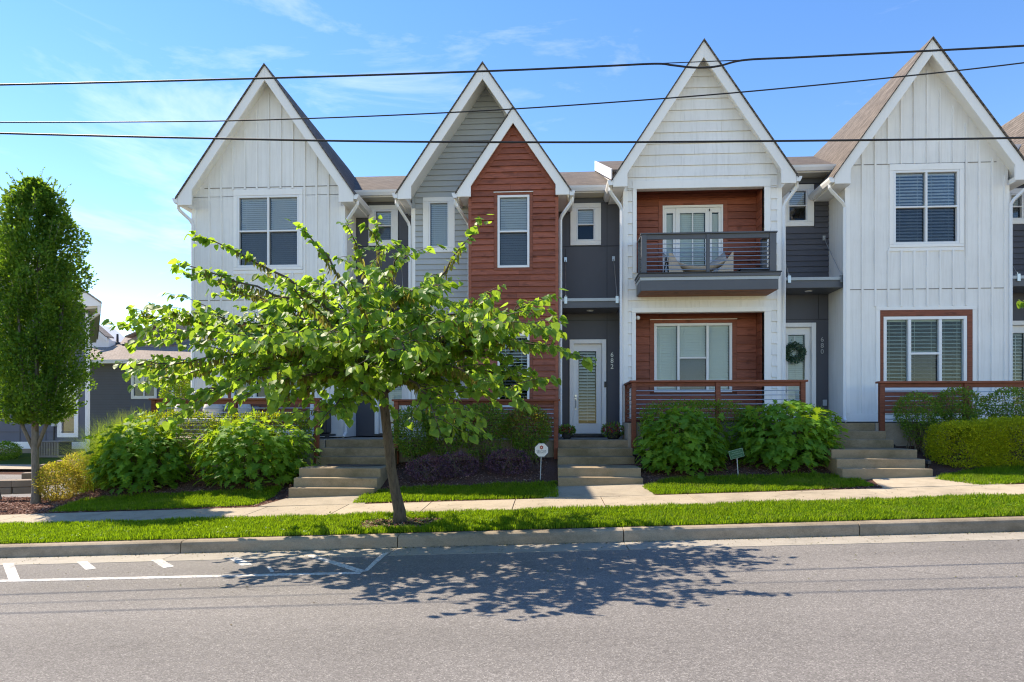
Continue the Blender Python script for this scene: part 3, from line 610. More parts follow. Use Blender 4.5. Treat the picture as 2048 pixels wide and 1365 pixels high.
def door(h, x0, x1, z0, z1, y, gx0, gx1, gz0, gz1, pitch, tilt, casing=0.10, handle=None, swatch='white_trim'):
    D_ = MB()
    D_.box(x0, gx0, y - 0.0, y + 0.045, z0, z1); D_.box(gx1, x1, y, y + 0.045, z0, z1); D_.box(gx0, gx1, y, y + 0.045, z0, gz0); D_.box(gx0, gx1, y, y + 0.045, gz1, z1)
    d = part('door', D_, swatch, h)
    b = 0.035; g = MB()
    g.box(gx0 - b, gx1 + b, y - 0.014, y + 0.002, gz1, gz1 + b); g.box(gx0 - b, gx1 + b, y - 0.014, y + 0.002, gz0 - b, gz0); g.box(gx0 - b, gx0, y - 0.014, y + 0.002, gz0, gz1); g.box(gx1, gx1 + b, y - 0.014, y + 0.002, gz0, gz1)
    part('glass_bead', g, 'white_trim', d, bevel=0.004)
    part('pane', MB().box(gx0, gx1, y + 0.012, y + 0.018, gz0, gz1), 'glass_clear', d)
    s = MB(); z = gz1 - 0.04; cs, sn = math.cos(tilt) * pitch * 0.5, math.sin(tilt) * pitch * 0.5
    while z > gz0 + 0.03:
        s.add([(gx0 + .02, y + .08 - cs, z - sn), (gx1 - .02, y + .08 - cs, z - sn), (gx1 - .02, y + .08 + cs, z + sn), (gx0 + .02, y + .08 + cs, z + sn),
               (gx0 + .02, y + .08 - cs, z - sn + .004), (gx1 - .02, y + .08 - cs, z - sn + .004), (gx1 - .02, y + .08 + cs, z + sn + .004), (gx0 + .02, y + .08 + cs, z + sn + .004)],
              [(0, 3, 2, 1), (4, 5, 6, 7), (0, 1, 5, 4), (1, 2, 6, 5), (2, 3, 7, 6), (3, 0, 4, 7)]); z -= pitch
    xm = (gx0 + gx1) / 2; s.box(xm - .004, xm + .004, y + .055, y + .06, gz0 + 0.03, gz1 - 0.03)
    part('blind', s, 'blind', d)
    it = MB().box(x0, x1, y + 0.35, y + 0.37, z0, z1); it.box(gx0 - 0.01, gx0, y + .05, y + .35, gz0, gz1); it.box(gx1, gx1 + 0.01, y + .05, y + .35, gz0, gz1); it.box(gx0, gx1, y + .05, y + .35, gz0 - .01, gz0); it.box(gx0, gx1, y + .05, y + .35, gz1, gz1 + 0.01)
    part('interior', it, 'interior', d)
    c = MB(); yt = y - 0.11
    c.box(x0 - casing, x0 - 0.004, yt, y + 0.04, z0 - 0.02, z1 + casing); c.box(x1 + 0.004, x1 + casing, yt, y + 0.04, z0 - 0.02, z1 + casing); c.box(x0 - 0.004, x1 + 0.004, yt, y + 0.04, z1 + 0.006, z1 + casing)
    part('door_frame', c, 'white_trim', h, bevel=0.006)
    boxpart(h, 'threshold', 'dark_metal', x0 - 0.02, x1 + 0.02, y - 0.10, y + 0.05, z0 - 0.075, z0 - 0.008)
    if handle:
        hx, hz = handle
        part('deadbolt', MB().tube([(hx, y - 0.03, hz + 0.17), (hx, y + 0.0, hz + 0.17)], 0.032, 12), 'steel', d)
        part('handle', MB().tube([(hx, y - 0.012, hz + 0.08), (hx, y - 0.05, hz + 0.06), (hx, y - 0.06, hz - 0.02), (hx, y - 0.05, hz - 0.13), (hx, y - 0.012, hz - 0.15)], 0.012, 8), 'steel', d, smooth=True)
        boxpart(d, 'latch_plate', 'steel', hx - 0.025, hx + 0.025, y - 0.014, y - 0.001, hz + 0.03, hz + 0.11)
        boxpart(d, 'latch_plate', 'steel', hx - 0.02, hx + 0.02, y - 0.014, y - 0.001, hz - 0.19, hz - 0.13)
    return d
def battens(h, pxs, y, ztop, zbot, holes, mat='white', w=0.022):
    for x in pxs:
        zs = [(zbot, ztop(x))]
        for q in holes:
            if q[0] - 0.02 < x < q[1] + 0.02:
                nz = []
                for a, b in zs:
                    if q[2] > a + 0.05: nz.append((a, min(b, q[2])))
                    if q[3] < b - 0.05: nz.append((max(a, q[3]), b))
                zs = nz
        for a, b in zs:
            if b - a > 0.08: boxpart(h, 'batten', mat, x - w, x + w, y - 0.034, y + 0.002, a, b)

# ------------------------------------------------------------------ house at the left, white board-and-batten gable (entry 684)
PZ1, PZ2 = Z(1190, 880, 14.3), Z(1715, 846, 14.3)      # porch floors of the lower and the upper pair
ZE1, ZR1 = Z(1180, 372, 16.1), Z(1180, 343.5, YBACK)
ZE2, ZR2 = Z(1630, 331, 16.1), Z(1630, 313, YBACK)
def white_house(name, label, apx, tips, wpx, win, low, bat, joint, PZ, ZEz, big, cols_low, low_slats):
    """white_house: gable with twin window above and triple window in a red surround below"""
    xa = X(apx[0], YR); za = Z(*apx, YR)
    hw = (X(tips[1], YR) - X(tips[0], YR)) / 2; xc = xa; zt = Z(tips[0] if tips[0] > 0 else apx[0], tips[2], YR); zb = Z(tips[0], tips[3], YR)
    xl, xr = X(wpx[0], YW), X(wpx[1], YW)
    h = thing(name, (xc, YW, PZ), label, 'townhouse', 'townhouses in the row')
    m_ = (za - zt) / hw
    zk = za - 0.12 - m_ * max(xc - xl, xr - xc) - 0.05
    wx0, wx1 = X(win[0], YW), X(win[1], YW); wz1, wz0 = Z(win[0], win[2], YW), Z(win[0], win[3], YW)
    lx0, lx1 = X(low[0], YW), X(low[1], YW); lz1, lz0 = Z(low[0], low[2], YW), Z(low[0], low[3], YW)
    holes = [(wx0, wx1, wz0, wz1), (lx0, lx1, lz0, lz1)]
    zbase = PZ + 0.02
    wall('wall', xl, xr, zbase, zk, YW, holes, 'white', h)
    part('wall', MB().poly([(xl, zk), (xr, zk), (min(xr, xc + (za - 0.14 - zk) / m_), zk + 0.0), (xc, za - 0.14), (max(xl, xc - (za - 0.14 - zk) / m_), zk)] if False else
         [(xl, zk), (xr, zk), (xc + 0.02, za - 0.15), (xc - 0.02, za - 0.15)], YW, YW + 0.14), 'white', h)
    boxpart(h, 'side_wall', 'white', xl, xl + 0.14, YW + 0.142, YB + 0.3, zbase, zb + 0.1); boxpart(h, 'side_wall', 'white', xr - 0.14, xr, YW + 0.142, YB + 0.3, zbase, zb + 0.1)
    gable(h, xc, hw, za, zt, zb, 0.36, 0.36, wl=xl, wr=xr)
    for a, s_ in ((xl, 1), (xr, -1)):
        boxpart(h, 'corner_board', 'white_trim', a - s_ * 0.012, a + s_ * 0.10, YW - 0.03, YW + 0.0, zbase + 0.2, zb + 0.004)
    boxpart(h, 'base_board', 'white_trim', xl - 0.012, xr + 0.012, YW - 0.028, YW + 0.0, zbase, zbase + 0.19)
    tr = 0.06
    Wn = window(h, wx0, wx1, wz0, wz1, YW, 2, [(wz0 + (wz1 - wz0) * 0.505)] * 2, 0.055, 'half' if big else 'closed', 0.075 if big else 0.05, 1.0, 'blind', (0.09, 0.09, 0.07, 0.15))
    rs = 0.075
    Wl = window(h, lx0, lx1, lz0, lz1, YW, 3, [None, lz0 + (lz1 - lz0) * 0.50, None], 0.075, low_slats, 0.088, 1.0, 'shutter', (rs, 0.12, 0.0, 0.15), 'rail_wood', 'glass_clear', [0.30, 0.40, 0.30])
    boxpart(h, 'window_surround', 'white_trim', lx0 - rs - 0.09, lx1 + 0.21, YW - 0.026, YW, lz1 + 0.153, lz1 + 0.23)
    boxpart(h, 'window_surround', 'white_trim', lx0 - rs - 0.09, lx0 - rs - 0.003, YW - 0.026, YW, zbase + 0.2, lz1 + 0.15)
    boxpart(h, 'window_surround', 'white_trim', lx1 + 0.123, lx1 + 0.21, YW - 0.026, YW, zbase + 0.2, lz1 + 0.15)
    boxpart(h, 'window_surround', 'rail_wood', lx0 - rs, lx1 + 0.12, YW - 0.03, YW, zbase + 0.2, lz0 - 0.003)
    bx = [X(v, YW) for v in bat]
    bh = [(wx0 - 0.1, wx1 + 0.1, wz0 - 0.14, wz1 + 0.16), (lx0 - 0.17, lx1 + 0.22, zbase - 1, lz1 + 0.24)]
    battens(h, bx, YW, lambda x: za - 0.45 - m_ * abs(x - xc), zbase + 0.19, bh)
    for jz, hole in joint:
        j = Z(apx[0], jz, YW); hwj = min((za - 0.4 - j) / m_, 9)
        boxpart(h, 'joint_flashing', 'ac_grey', max(xl + 0.1, xc - hwj), min(xr - 0.1, xc + hwj), YW - 0.008, YW, j - 0.008, j + 0.008)
    boxpart(h, 'window_trim', 'white_trim', wx0 - 0.10, wx1 + 0.10, YW - 0.02, YW, wz0 - 0.16, wz0 - 0.075)
    return h, dict(xl=xl, xr=xr, xc=xc, hw=hw, zb=zb, zt=zt)
b1 = [419 + 23.8 * i for i in range(12)]
h1, g1 = white_house('townhouse', 'white board-and-batten townhouse with steep gable, behind the spreading street tree, end of the row', (529, 131), (355, 706.5, 394, 411), (385, 690),
    (475, 599, 393, 536), (463, 611, 661, 800), b1, [(375, 0), (600, 1)], PZ1, ZE1, False, 3, 'closed')
downspout(h1, g1['xc'] - g1['hw'] - 0.06, 0, g1['xl'] + 0.03, YW, g1['zt'] - 0.14, PZ1, 0.45)
downspout(h1, g1['xc'] + g1['hw'] + 0.06, 0, g1['xr'] + 0.02, YW, g1['zt'] - 0.14, PZ1, 0.55)
b4 = [1724 + 25.95 * i for i in range(12)]
h4, g4 = white_house('townhouse', 'white board-and-batten townhouse with a red-framed triple window, farthest uphill of the full gables', (1865, 78), (1668, 2062, 352, 368), (1690, 2016),
    (1786, 1918, 342.5, 490), (1766, 1933, 634, 782), b4, [(327, 0), (578, 1)], PZ2, ZE2, True, 3, 'open')
downspout(h4, g4['xc'] - g4['hw'] - 0.06, 0, g4['xl'] - 0.03, YW, g4['zt'] - 0.14, PZ2, 0.5)
downspout(h4, g4['xc'] + g4['hw'] + 0.06, 0, g4['xr'] + 0.03, YW, g4['zt'] - 0.14, PZ2, 0.5)

# ------------------------------------------------------------------ double gable in grey and red wood (entry 682)
YG, YD = 15.98, 15.42
xa2, za2 = X(965, YR), Z(965, 127.5, YR); m2 = None
h2 = thing('townhouse', (xa2, YW, PZ1), 'grey and rust-red townhouse with two overlapping gables, door 682 at its side', 'townhouse', 'townhouses in the row')
xt2l = X(795, YR); hw2 = xa2 - xt2l; zt2 = Z(795, 384, YR); m2 = (za2 - zt2) / hw2; zb2 = Z(795, 398.5, YR)
xs2 = X(1026, YR); zs2 = za2 - m2 * (xs2 - xa2); xt2r = X(1139, YR); hws = xt2r - xs2; zts = zs2 - m2 * hws; zbs = zts - 0.13
gxl, rxl, rxr = X(824, YG), X(938, YD), X(1116, YD)
# big gable: whole left rake, right rake shared with the small gable
hwR = xt2r - xa2
f = lambda d: xa2 + d
hr2 = 0.36; cw2 = 0.33
part('rake_board', MB().poly([(xa2, za2), (xa2 - hw2, zt2), (xa2 - hw2, zb2), (xa2 - hw2 + cw2, zb2), (xa2 - hw2 + cw2, za2 - hr2 - m2 * (hw2 - cw2)), (xa2, za2 - hr2)], YR, YR + 0.045), 'white_trim', h2, bevel=0.006)
part('rake_board', MB().poly([(xa2, za2), (xt2r, zts), (xt2r, zbs), (xt2r - cw2, zbs), (xt2r - cw2, zts - hr2 + m2 * cw2), (xa2, za2 - hr2)], YR, YR + 0.045), 'white_trim', h2, bevel=0.006)
part('rake_board', MB().poly([(xs2, zs2 - 0.01), (xs2 - hws, zts), (xs2 - hws, zbs), (xs2 - hws + cw2, zbs), (xs2 - hws + cw2, zts - hr2 + m2 * cw2), (xs2, zs2 - hr2)], YR - 0.004, YR + 0.042), 'white_trim', h2, bevel=0.006)
part('soffit', MB().poly([(xa2, za2 - 0.015), (xa2 - hw2 + 0.01, zt2 - 0.015), (xa2 - hw2 + 0.01, zt2 - 0.19), (xa2, za2 - 0.20)], YR + 0.047, YBACK), 'white_trim', h2)
part('soffit', MB().poly([(xa2, za2 - 0.015), (xt2r - 0.01, zts - 0.015), (xt2r - 0.01, zts - 0.19), (xa2, za2 - 0.20)], YR + 0.047, YBACK), 'white_trim', h2)
part('soffit', MB().poly([(xs2, zs2 - 0.015), (xs2 - hws + 0.01, zts - 0.015), (xs2 - hws + 0.01, zts - 0.19), (xs2, zs2 - 0.20)], YR + 0.047, YG + 0.4), 'white_trim', h2)
part('roof_slope', MB().poly([(xa2, za2 + 0.045), (xa2 - hw2 - 0.045, zt2 + 0.045 - 0.045 * m2), (xa2 - hw2 - 0.045, zt2 + 0.005 - 0.045 * m2), (xa2, za2 + 0.004)], YR - 0.035, YBACK), 'shingle', h2)
part('roof_slope', MB().poly([(xa2, za2 + 0.045), (xt2r + 0.045, zts + 0.045 - 0.045 * m2), (xt2r + 0.045, zts + 0.005 - 0.045 * m2), (xa2, za2 + 0.004)], YR - 0.035, YBACK), 'shingle', h2)
part('roof_slope', MB().poly([(xs2, zs2 + 0.03), (xs2 - hws - 0.045, zts + 0.045 - 0.045 * m2), (xs2 - hws - 0.045, zts + 0.005 - 0.045 * m2), (xs2, zs2 + 0.004)], YR - 0.035, YG - 0.005), 'shingle', h2)
boxpart(h2, 'eave', 'white_trim', xa2 - hw2 + 0.02, gxl, YR + 0.05, YB, zb2 + 0.004, zb2 + 0.12)
boxpart(h2, 'eave', 'white_trim', xt2r - 0.02, rxr, YR + 0.05, YB, zbs + 0.004, zbs + 0.12)
boxpart(h2, 'eave', 'white_trim', xs2 - hws + 0.02, rxl, YR + 0.05, YG - 0.025, zbs + 0.004, zbs + 0.12)
for gx, sg, z_, ye_ in ((xa2 - hw2, -1, zt2, YB - 0.05), (xs2 - hws, -1, zts, YG - 0.03), (xt2r, 1, zts, YB - 0.05)):
    zg = z_ - 0.03
    part('gutter', MB().poly([(gx + sg * .004, zg), (gx + sg * .135, zg), (gx + sg * .125, zg - .05), (gx + sg * .09, zg - .12), (gx + sg * .004, zg - .12)], YR, ye_), 'vinyl', h2, bevel=0.004)
    boxpart(h2, 'eave_fascia', 'white_trim', gx - sg * 0.022, gx - sg * 0.002, YR + 0.047, ye_, z_ - 0.13, z_ - 0.02)
zbase = PZ1 + 0.02
# red wood front
rw = [(X(995, YD), X(1059, YD), Z(1025, 536, YD), Z(1025, 391, YD)), (X(995, YD), X(1059, YD), Z(1025, 815, YD), Z(1025, 668, YD))]
zkr = zs2 - 0.15 - m2 * max(xs2 - rxl, rxr - xs2) - 0.04
wall('wall', rxl, rxr, zbase, zkr, YD, rw, 'rail_wood', h2)
part('wall', MB().poly([(rxl, zkr), (rxr, zkr), (xs2, zs2 - 0.16)], YD, YD + 0.14), 'rail_wood', h2)
boxpart(h2, 'side_wall', 'red_wood', rxl, rxl + 0.12, YD + 0.142, YG - 0.002, zbase, zbs + 0.1); boxpart(h2, 'side_wall', 'red_wood', rxr - 0.12, rxr, YD + 0.142, YB + 0.1, zbase, zbs + 0.1)
red_edges = lambda z: (max(rxl + 0.06, xs2 - (zs2 - 0.22 - z) / m2), min(rxr - 0.06, xs2 + (zs2 - 0.22 - z) / m2))
lap(h2, YD, zbase, zs2 - 0.3, 0.1455, red_edges, [(a - 0.085, b + 0.085, c - 0.07, d + 0.06) for a, b, c, d in rw], 'red_wood', 0.026)
for a, b in ((rxl - 0.01, rxl + 0.065), (rxr - 0.065, rxr + 0.01)): boxpart(h2, 'corner_board', 'red_wood', a, b, YD - 0.034, YD, zbase, zbs + 0.0)
for sgn in (-1, 1):
    part('frieze_board', MB().poly([(xs2, zs2 - 0.30), (xs2 + sgn * (hws - 0.30), zs2 - 0.30 - m2 * (hws - 0.30)), (xs2 + sgn * (hws - 0.30), zs2 - 0.50 - m2 * (hws - 0.30)), (xs2, zs2 - 0.50)], YD - 0.034, YD - 0.028), 'red_wood', h2)
for i, (a, b, c, d) in enumerate(rw):
    window(h2, a, b, c, d, YD, 1, [c + (d - c) * 0.5], 0.055, 'closed' if i == 0 else 'open', 0.06 if i == 0 else 0.075, 1.0, 'blind', (0.08, 0.08, 0.065, 0.055), 'red_wood', 'glass_clear' if i else 'glass')
    boxpart(h2, 'drip_cap', 'white_trim', a - 0.09, b + 0.09, YD - 0.06, YD - 0.0, d + 0.057, d + 0.073)
# grey front
gw = [(X(858, YG), X(898, YG), Z(880, 496, YG), Z(880, 404, YG)), (X(853, YG), X(909, YG), Z(880, 800, YG), Z(880, 690, YG))]
zkg = za2 - 0.15 - m2 * (xa2 - gxl) - 0.06
wall('wall', gxl, rxl + 0.3, zbase, zkg, YG, gw, 'grey_siding', h2)
part('wall', MB().poly([(gxl, zkg), (xa2 + 1.6, zkg), (xa2 + 1.6, za2 - 0.16 - m2 * 1.6), (xa2, za2 - 0.16)], YG, YG + 0.14), 'grey_siding', h2)
lap(h2, YG, zbase, za2 - 0.25, 0.1400, lambda z: (max(gxl + 0.09, xa2 - (za2 - 0.2 - z) / m2), min(rxl + 0.1 if z < zkg else 99, xa2 + min(1.58, (za2 - 0.2 - z) / m2))),
    [(a - 0.155, b + 0.155, c - 0.12, d + 0.12) for a, b, c, d in gw], 'grey_siding', 0.020)
boxpart(h2, 'corner_board', 'white_trim', gxl - 0.012, gxl + 0.09, YG - 0.03, YG, zbase, zb2 + 0.0)
boxpart(h2, 'side_wall', 'white', gxl, gxl + 0.12, YG + 0.142, YB + 0.2, zbase, zb2 + 0.1)
for i, (a, b, c, d) in enumerate(gw):
    window(h2, a, b, c, d, YG, 1, [None if i == 0 else c + (d - c) * 0.5], 0.035, 'closed', 0.05, 1.0, 'blind', (0.15, 0.15, 0.115, 0.115), 'white_trim')
downspout(h2, xa2 - hw2 - 0.06, 0, gxl - 0.05, YG, zt2 - 0.14, PZ1, 0.5)
downspout(h2, xs2 - hws - 0.06, 0, rxl - 0.06, YG, zts - 0.14, PZ1, 0.5)
downspout(h2, xt2r + 0.06, 0, rxr + 0.06, YW, zts - 0.14, PZ1, 0.5)

# ------------------------------------------------------------------ white clapboard house with balcony (entry 680)
xa3, za3 = X(1408, YR), Z(1408, 82, YR); hw3 = (X(1591, YR) - X(1224.5, YR)) / 2; zt3 = Z(1224, 358, YR); zb3 = Z(1226, 374, YR)
h3 = thing('townhouse', (xa3, YW, PZ2), 'white clapboard townhouse with a rust-red porch and projecting balcony, door 680', 'townhouse', 'townhouses in the row')
m3 = (za3 - zt3) / hw3; x3l, x3r = X(1247, YW), X(1562, YW)
gable(h3, xa3, hw3, za3, zt3, zb3, 0.34, 0.38, wl=x3l, wr=x3r)
ou = (X(1273, YW), X(1528, YW), Z(1400, 545, YW), Z(1400, 377, YW)); ol = (X(1271.5, YW), X(1528, YW), PZ2 + 0.02, Z(1400, 625, YW))
zk3 = za3 - 0.13 - m3 * max(xa3 - x3l, x3r - xa3) - 0.05
wall('wall', x3l, x3r, PZ2 + 0.02, zk3, YW, [ou, ol], 'white', h3)
part('wall', MB().poly([(x3l, zk3), (x3r, zk3), (xa3, za3 - 0.15)], YW, YW + 0.14), 'white', h3)
boxpart(h3, 'side_wall', 'white', x3l, x3l + 0.14, YW + 0.142, YB + 0.3, PZ2, zb3 + 0.1); boxpart(h3, 'side_wall', 'white', x3r - 0.14, x3r, YW + 0.142, YB + 0.3, PZ2, zb3 + 0.1)
ex3 = 0.2655
lap(h3, YW, ou[3] + 0.02, za3 - 0.35, ex3, lambda z: (max(x3l + 0.1, xa3 - (za3 - 0.2 - z) / m3), min(x3r - 0.1, xa3 + (za3 - 0.2 - z) / m3)), [], 'white_boards', 0.02)
lap(h3, YW, PZ2 + 0.02, ou[3] + 0.02, ex3, lambda z: (x3l + 0.1, x3r - 0.1), [(ou[0] - 0.1, ou[1] + 0.15, ou[2] - 0.05, ou[3] + 0.2), (ol[0] - 0.1, ol[1] + 0.17, -5, ol[3] + 0.14)], 'white_boards', 0.02)
for a, b in ((x3l - 0.012, x3l + 0.1), (x3r - 0.1, x3r + 0.012)): boxpart(h3, 'corner_board', 'white_trim', a, b, YW - 0.034, YW, PZ2 + 0.02, zb3 + 0.004)
for o_, lw, rw_ in ((ou, 0.095, 0.145), (ol, 0.095, 0.165)):
    boxpart(h3, 'opening_trim', 'white_trim', o_[0] - lw, o_[0], YW - 0.036, YW + 0.142, o_[2], o_[3], bevel=0.004); boxpart(h3, 'opening_trim', 'white_trim', o_[1], o_[1] + rw_, YW - 0.036, YW + 0.142, o_[2], o_[3], bevel=0.004)
    boxpart(h3, 'opening_trim', 'white_trim', o_[0] - lw, o_[1] + rw_, YW - 0.038, YW + 0.142, o_[3] + 0.002, o_[3] + 0.19 if o_ is ou else o_[3] + 0.11, bevel=0.004)
YI = 16.25                                     # back wall of the recesses
dd = (X(1325, YI), X(1446, YI), ou[2], Z(1380, 411, YI)); wl_ = (X(1308, YI), X(1464, YI), Z(1380, 785, YI), Z(1380, 647, YI))
wall('wall', ou[0] - 0.1, ou[1] + 0.1, ou[2] - 0.1, ou[3] + 0.25, YI, [dd], 'rail_wood', h3)
wall('wall', ol[0] - 0.1, ol[1] + 0.1, ol[2], ol[3] + 0.25, YI, [wl_], 'rail_wood', h3)
for o_, hl in ((ou, dd), (ol, wl_)):
    lap(h3, YI, o_[2] + 0.04, o_[3] + 0.1, 0.178 if o_ is ou else 0.21, lambda z, o_=o_: (o_[0] - 0.02, o_[1] + 0.02), [(hl[0] - 0.11, hl[1] + 0.11, hl[2] - (3 if o_ is ou else 0.07), hl[3] + 0.12)], 'red_wood', 0.024)
    for a, b in ((o_[0] - 0.02, o_[0] - 0.005), (o_[1] + 0.005, o_[1] + 0.02)): pass
    boxpart(h3, 'recess_side', 'red_wood', o_[0] - 0.12, o_[0] - 0.03, YW + 0.145, YI, o_[2], o_[3] + 0.2); boxpart(h3, 'recess_side', 'red_wood', o_[1] + 0.03, o_[1] + 0.12, YW + 0.145, YI, o_[2], o_[3] + 0.2)
    for k in range(int((o_[3] - o_[2]) / 0.2)): boxpart(h3, 'siding_board', 'red_wood', o_[1] + 0.012, o_[1] + 0.03, YW + 0.15, YI - 0.03, o_[2] + 0.2 * k + 0.006, o_[2] + 0.2 * k + 0.196)
    boxpart(h3, 'recess_ceiling', 'rail_wood', o_[0] - 0.1, o_[1] + 0.1, YW + 0.145, YI, o_[3] + 0.1, o_[3] + 0.16)
    tm = MB(); yt = YI - 0.034; q = hl
    tm.box(q[0] - 0.105, q[0] - 0.002, yt, YI, q[2], q[3]); tm.box(q[1] + 0.002, q[1] + 0.105, yt, YI, q[2], q[3]); tm.box(q[0] - 0.105, q[1] + 0.105, yt, YI, q[3] + 0.002, q[3] + 0.11)
    part('casing', tm, 'red_wood', h3)
boxpart(h3, 'drip_cap', 'white_trim', wl_[0] - 0.11, wl_[1] + 0.11, YI - 0.06, YI - 0.034, wl_[3] + 0.085, wl_[3] + 0.10)
window(h3, *wl_, YI, 3, [None, wl_[2] + (wl_[3] - wl_[2]) * 0.5, None], 0.065, 'closed', 0.068, 1.0, 'blind', None, 'white_trim', 'glass_clear', [0.30, 0.40, 0.30])
# balcony door with side lights
zt_ = dd[3]; bd = MB(); ft = 0.045
bd.box(dd[0], dd[0] + ft, YI - .02, YI + .08, dd[2], zt_); bd.box(dd[1] - ft, dd[1], YI - .02, YI + .08, dd[2], zt_); bd.box(dd[0] + ft, dd[1] - ft, YI - .02, YI + .08, zt_ - 0.06, zt_)
part('door_frame', bd, 'white_trim', h3, bevel=0.004)
wd = dd[1] - dd[0]; s0, s1 = dd[0] + ft + 0.004, dd[1] - ft - 0.004; sw = 0.27
for a, b in ((s0, s0 + sw), (s1 - sw, s1)):
    sp = MB(); sp.box(a, a + 0.05, YI, YI + .045, dd[2], zt_ - .065); sp.box(b - 0.06, b, YI, YI + .045, dd[2], zt_ - .065); sp.box(a + .05, b - .06, YI, YI + .045, zt_ - 0.19, zt_ - .065); sp.box(a + .05, b - .06, YI, YI + .045, dd[2], dd[2] + 0.2)
    L_ = part('side_light', sp, 'white_trim', h3, bevel=0.004); part('pane', MB().box(a + .05, b - .06, YI + .012, YI + .018, dd[2] + 0.2, zt_ - 0.19), 'glass_clear', L_)
    part('curtain', MB().box(a + .05, b - .06, YI + .06, YI + .07, dd[2] + 0.2, zt_ - 0.21), 'cushion', L_)
a, b = s0 + sw + 0.004, s1 - sw - 0.004; g0, g1x = a + 0.11, b - 0.11
D3 = MB(); D3.box(a, g0, YI + .005, YI + .05, dd[2], zt_ - .065); D3.box(g1x, b, YI + .005, YI + .05, dd[2], zt_ - .065); D3.box(g0, g1x, YI + .005, YI + .05, zt_ - 0.19, zt_ - .065); D3.box(g0, g1x, YI + .005, YI + .05, dd[2], dd[2] + 0.3)
d3 = part('door', D3, 'white_trim', h3, bevel=0.004); part('pane', MB().box(g0, g1x, YI + .02, YI + .026, dd[2] + .3, zt_ - .19), 'glass_clear', d3)
bb = MB(); z = zt_ - .21
while z > dd[2] + 0.3:
    bb.add([(g0 + .01, YI + .075, z - .028), (g1x - .01, YI + .075, z - .028), (g1x - .01, YI + .095, z + .026), (g0 + .01, YI + .095, z + .026)], [(0, 1, 2, 3)]); z -= 0.05
part('blind', bb, 'blind', d3); boxpart(d3, 'glazing_bar', 'white_trim', (g0 + g1x) / 2 - .012, (g0 + g1x) / 2 + .012, YI - .004, YI + .019, dd[2] + .3, zt_ - .19)
boxpart(d3, 'interior', 'interior', dd[0], dd[1], YI + .16, YI + .2, dd[2], zt_)
boxpart(d3, 'door_closer', 'dark_metal', b - 0.02, b + 0.0, YI - 0.02, YI + 0.0, zt_ - 0.16, zt_ - 0.10)
# balcony deck
YBF = 14.86
bx0, bx1 = X(1281, YBF), X(1557, YBF); bzb, bzt, bzm, bzd = Z(1420, 580.5, YBF), Z(1420, 560, YBF), Z(1420, 553.5, YBF), Z(1420, 544.5, YBF)
BA = boxpart(h3, 'balcony', 'slate_trim', bx0, bx1, YBF, YW - 0.04, bzb, bzt, bevel=0.006)
boxpart(BA, 'balcony_flashing', 'metal_edge', bx0 - 0.008, bx1 + 0.008, YBF - 0.008, YW - 0.042, bzt + 0.001, bzm, bevel=0.003)
boxpart(BA, 'balcony_deck', 'slate_trim', bx0 - 0.03, bx1 + 0.045, YBF - 0.03, YW - 0.04, bzm + 0.001, bzd - 0.028, bevel=0.004)
boxpart(BA, 'balcony_deck', 'dark_metal', bx0 - 0.05, bx1 + 0.06, YBF - 0.05, YW - 0.04, bzd - 0.027, bzd, bevel=0.004)
boxpart(BA, 'balcony_underside', 'under_wood', bx0 + 0.03, bx1 - 0.03, YBF + 0.03, YW - 0.045, bzb - 0.012, bzb - 0.002)
boxpart(BA, 'balcony_floor', 'under_wood', ou[0] - 0.02, ou[1] + 0.02, YW - 0.038, YI - 0.03, bzd - 0.15, bzd - 0.02)
rt = Z(1420, 464.5, YBF); pL, pM, pR = (X(1283, YBF), X(1293.5, YBF)), (X(1413, YBF), X(1419.5, YBF)), (X(1540, YBF), X(1553, YBF))
RL = thing('balcony_railing', ((bx0 + bx1) / 2, YBF, bzd), 'slate grey balcony railing with seven thin steel bars, above the red porch', 'railing')
for i, (a, b) in enumerate((pL, pM, pR)):
    boxpart(RL, 'post', 'slate_trim', a, b, YBF + 0.0, YBF + (0.10 if i != 1 else 0.06), bzd + 0.001, rt - 0.037, bevel=0.004)
boxpart(RL, 'top_rail', 'slate_trim', pL[0] - 0.02, pR[1] + 0.02, YBF - 0.02, YBF + 0.12, rt - 0.035, rt, bevel=0.004)
for a, b in ((pL[1] + .002, pM[0] - .002), (pM[1] + .002, pR[0] - .002)): boxpart(RL, 'sub_rail', 'slate_trim', a, b, YBF + 0.02, YBF + 0.06, rt - 0.14, rt - 0.038)
for k, yy in enumerate((486, 495, 503.7, 512, 521, 529.5, 538)):
    z = Z(1420, yy, YBF); part('rail_bar', MB().tube([(pL[1] - .01, YBF + .045, z), (pR[0] + .01, YBF + .045, z)], 0.0105, 6), 'steel', RL)
    for xx in ((pL[0] + pL[1]) / 2, (pR[0] + pR[1]) / 2): part('rail_bar', MB().tube([(xx, YBF + .09, z), (xx, YW - .07, z)], 0.0105, 6), 'steel', RL)
for xx in (pL, pR):
    boxpart(RL, 'top_rail', 'slate_trim', xx[0], xx[1], YBF + .122, YW - 0.04, rt - 0.034, rt - 0.002); boxpart(RL, 'post', 'slate_trim', xx[0] + .01, xx[1] - .01, YW - .14, YW - .042, bzd + .001, rt - .037)
# downspouts and porch camera
downspout(h3, xa3 - hw3 - 0.06, 0, x3l - 0.055, YW, zt3 - 0.14, PZ1, 0.5, False)
downspout(h3, xa3 + hw3 + 0.06, 0, x3r + 0.05, YW, zt3 - 0.14, PZ2, 0.5)
part('porch_camera', MB().lathe([(0.015, 0), (0.05, 0.02), (0.055, 0.07), (0.03, 0.10)], (ol[0] + 0.06, YW + 0.08, ol[3] - 0.16), 12), 'vinyl', h3, smooth=True)

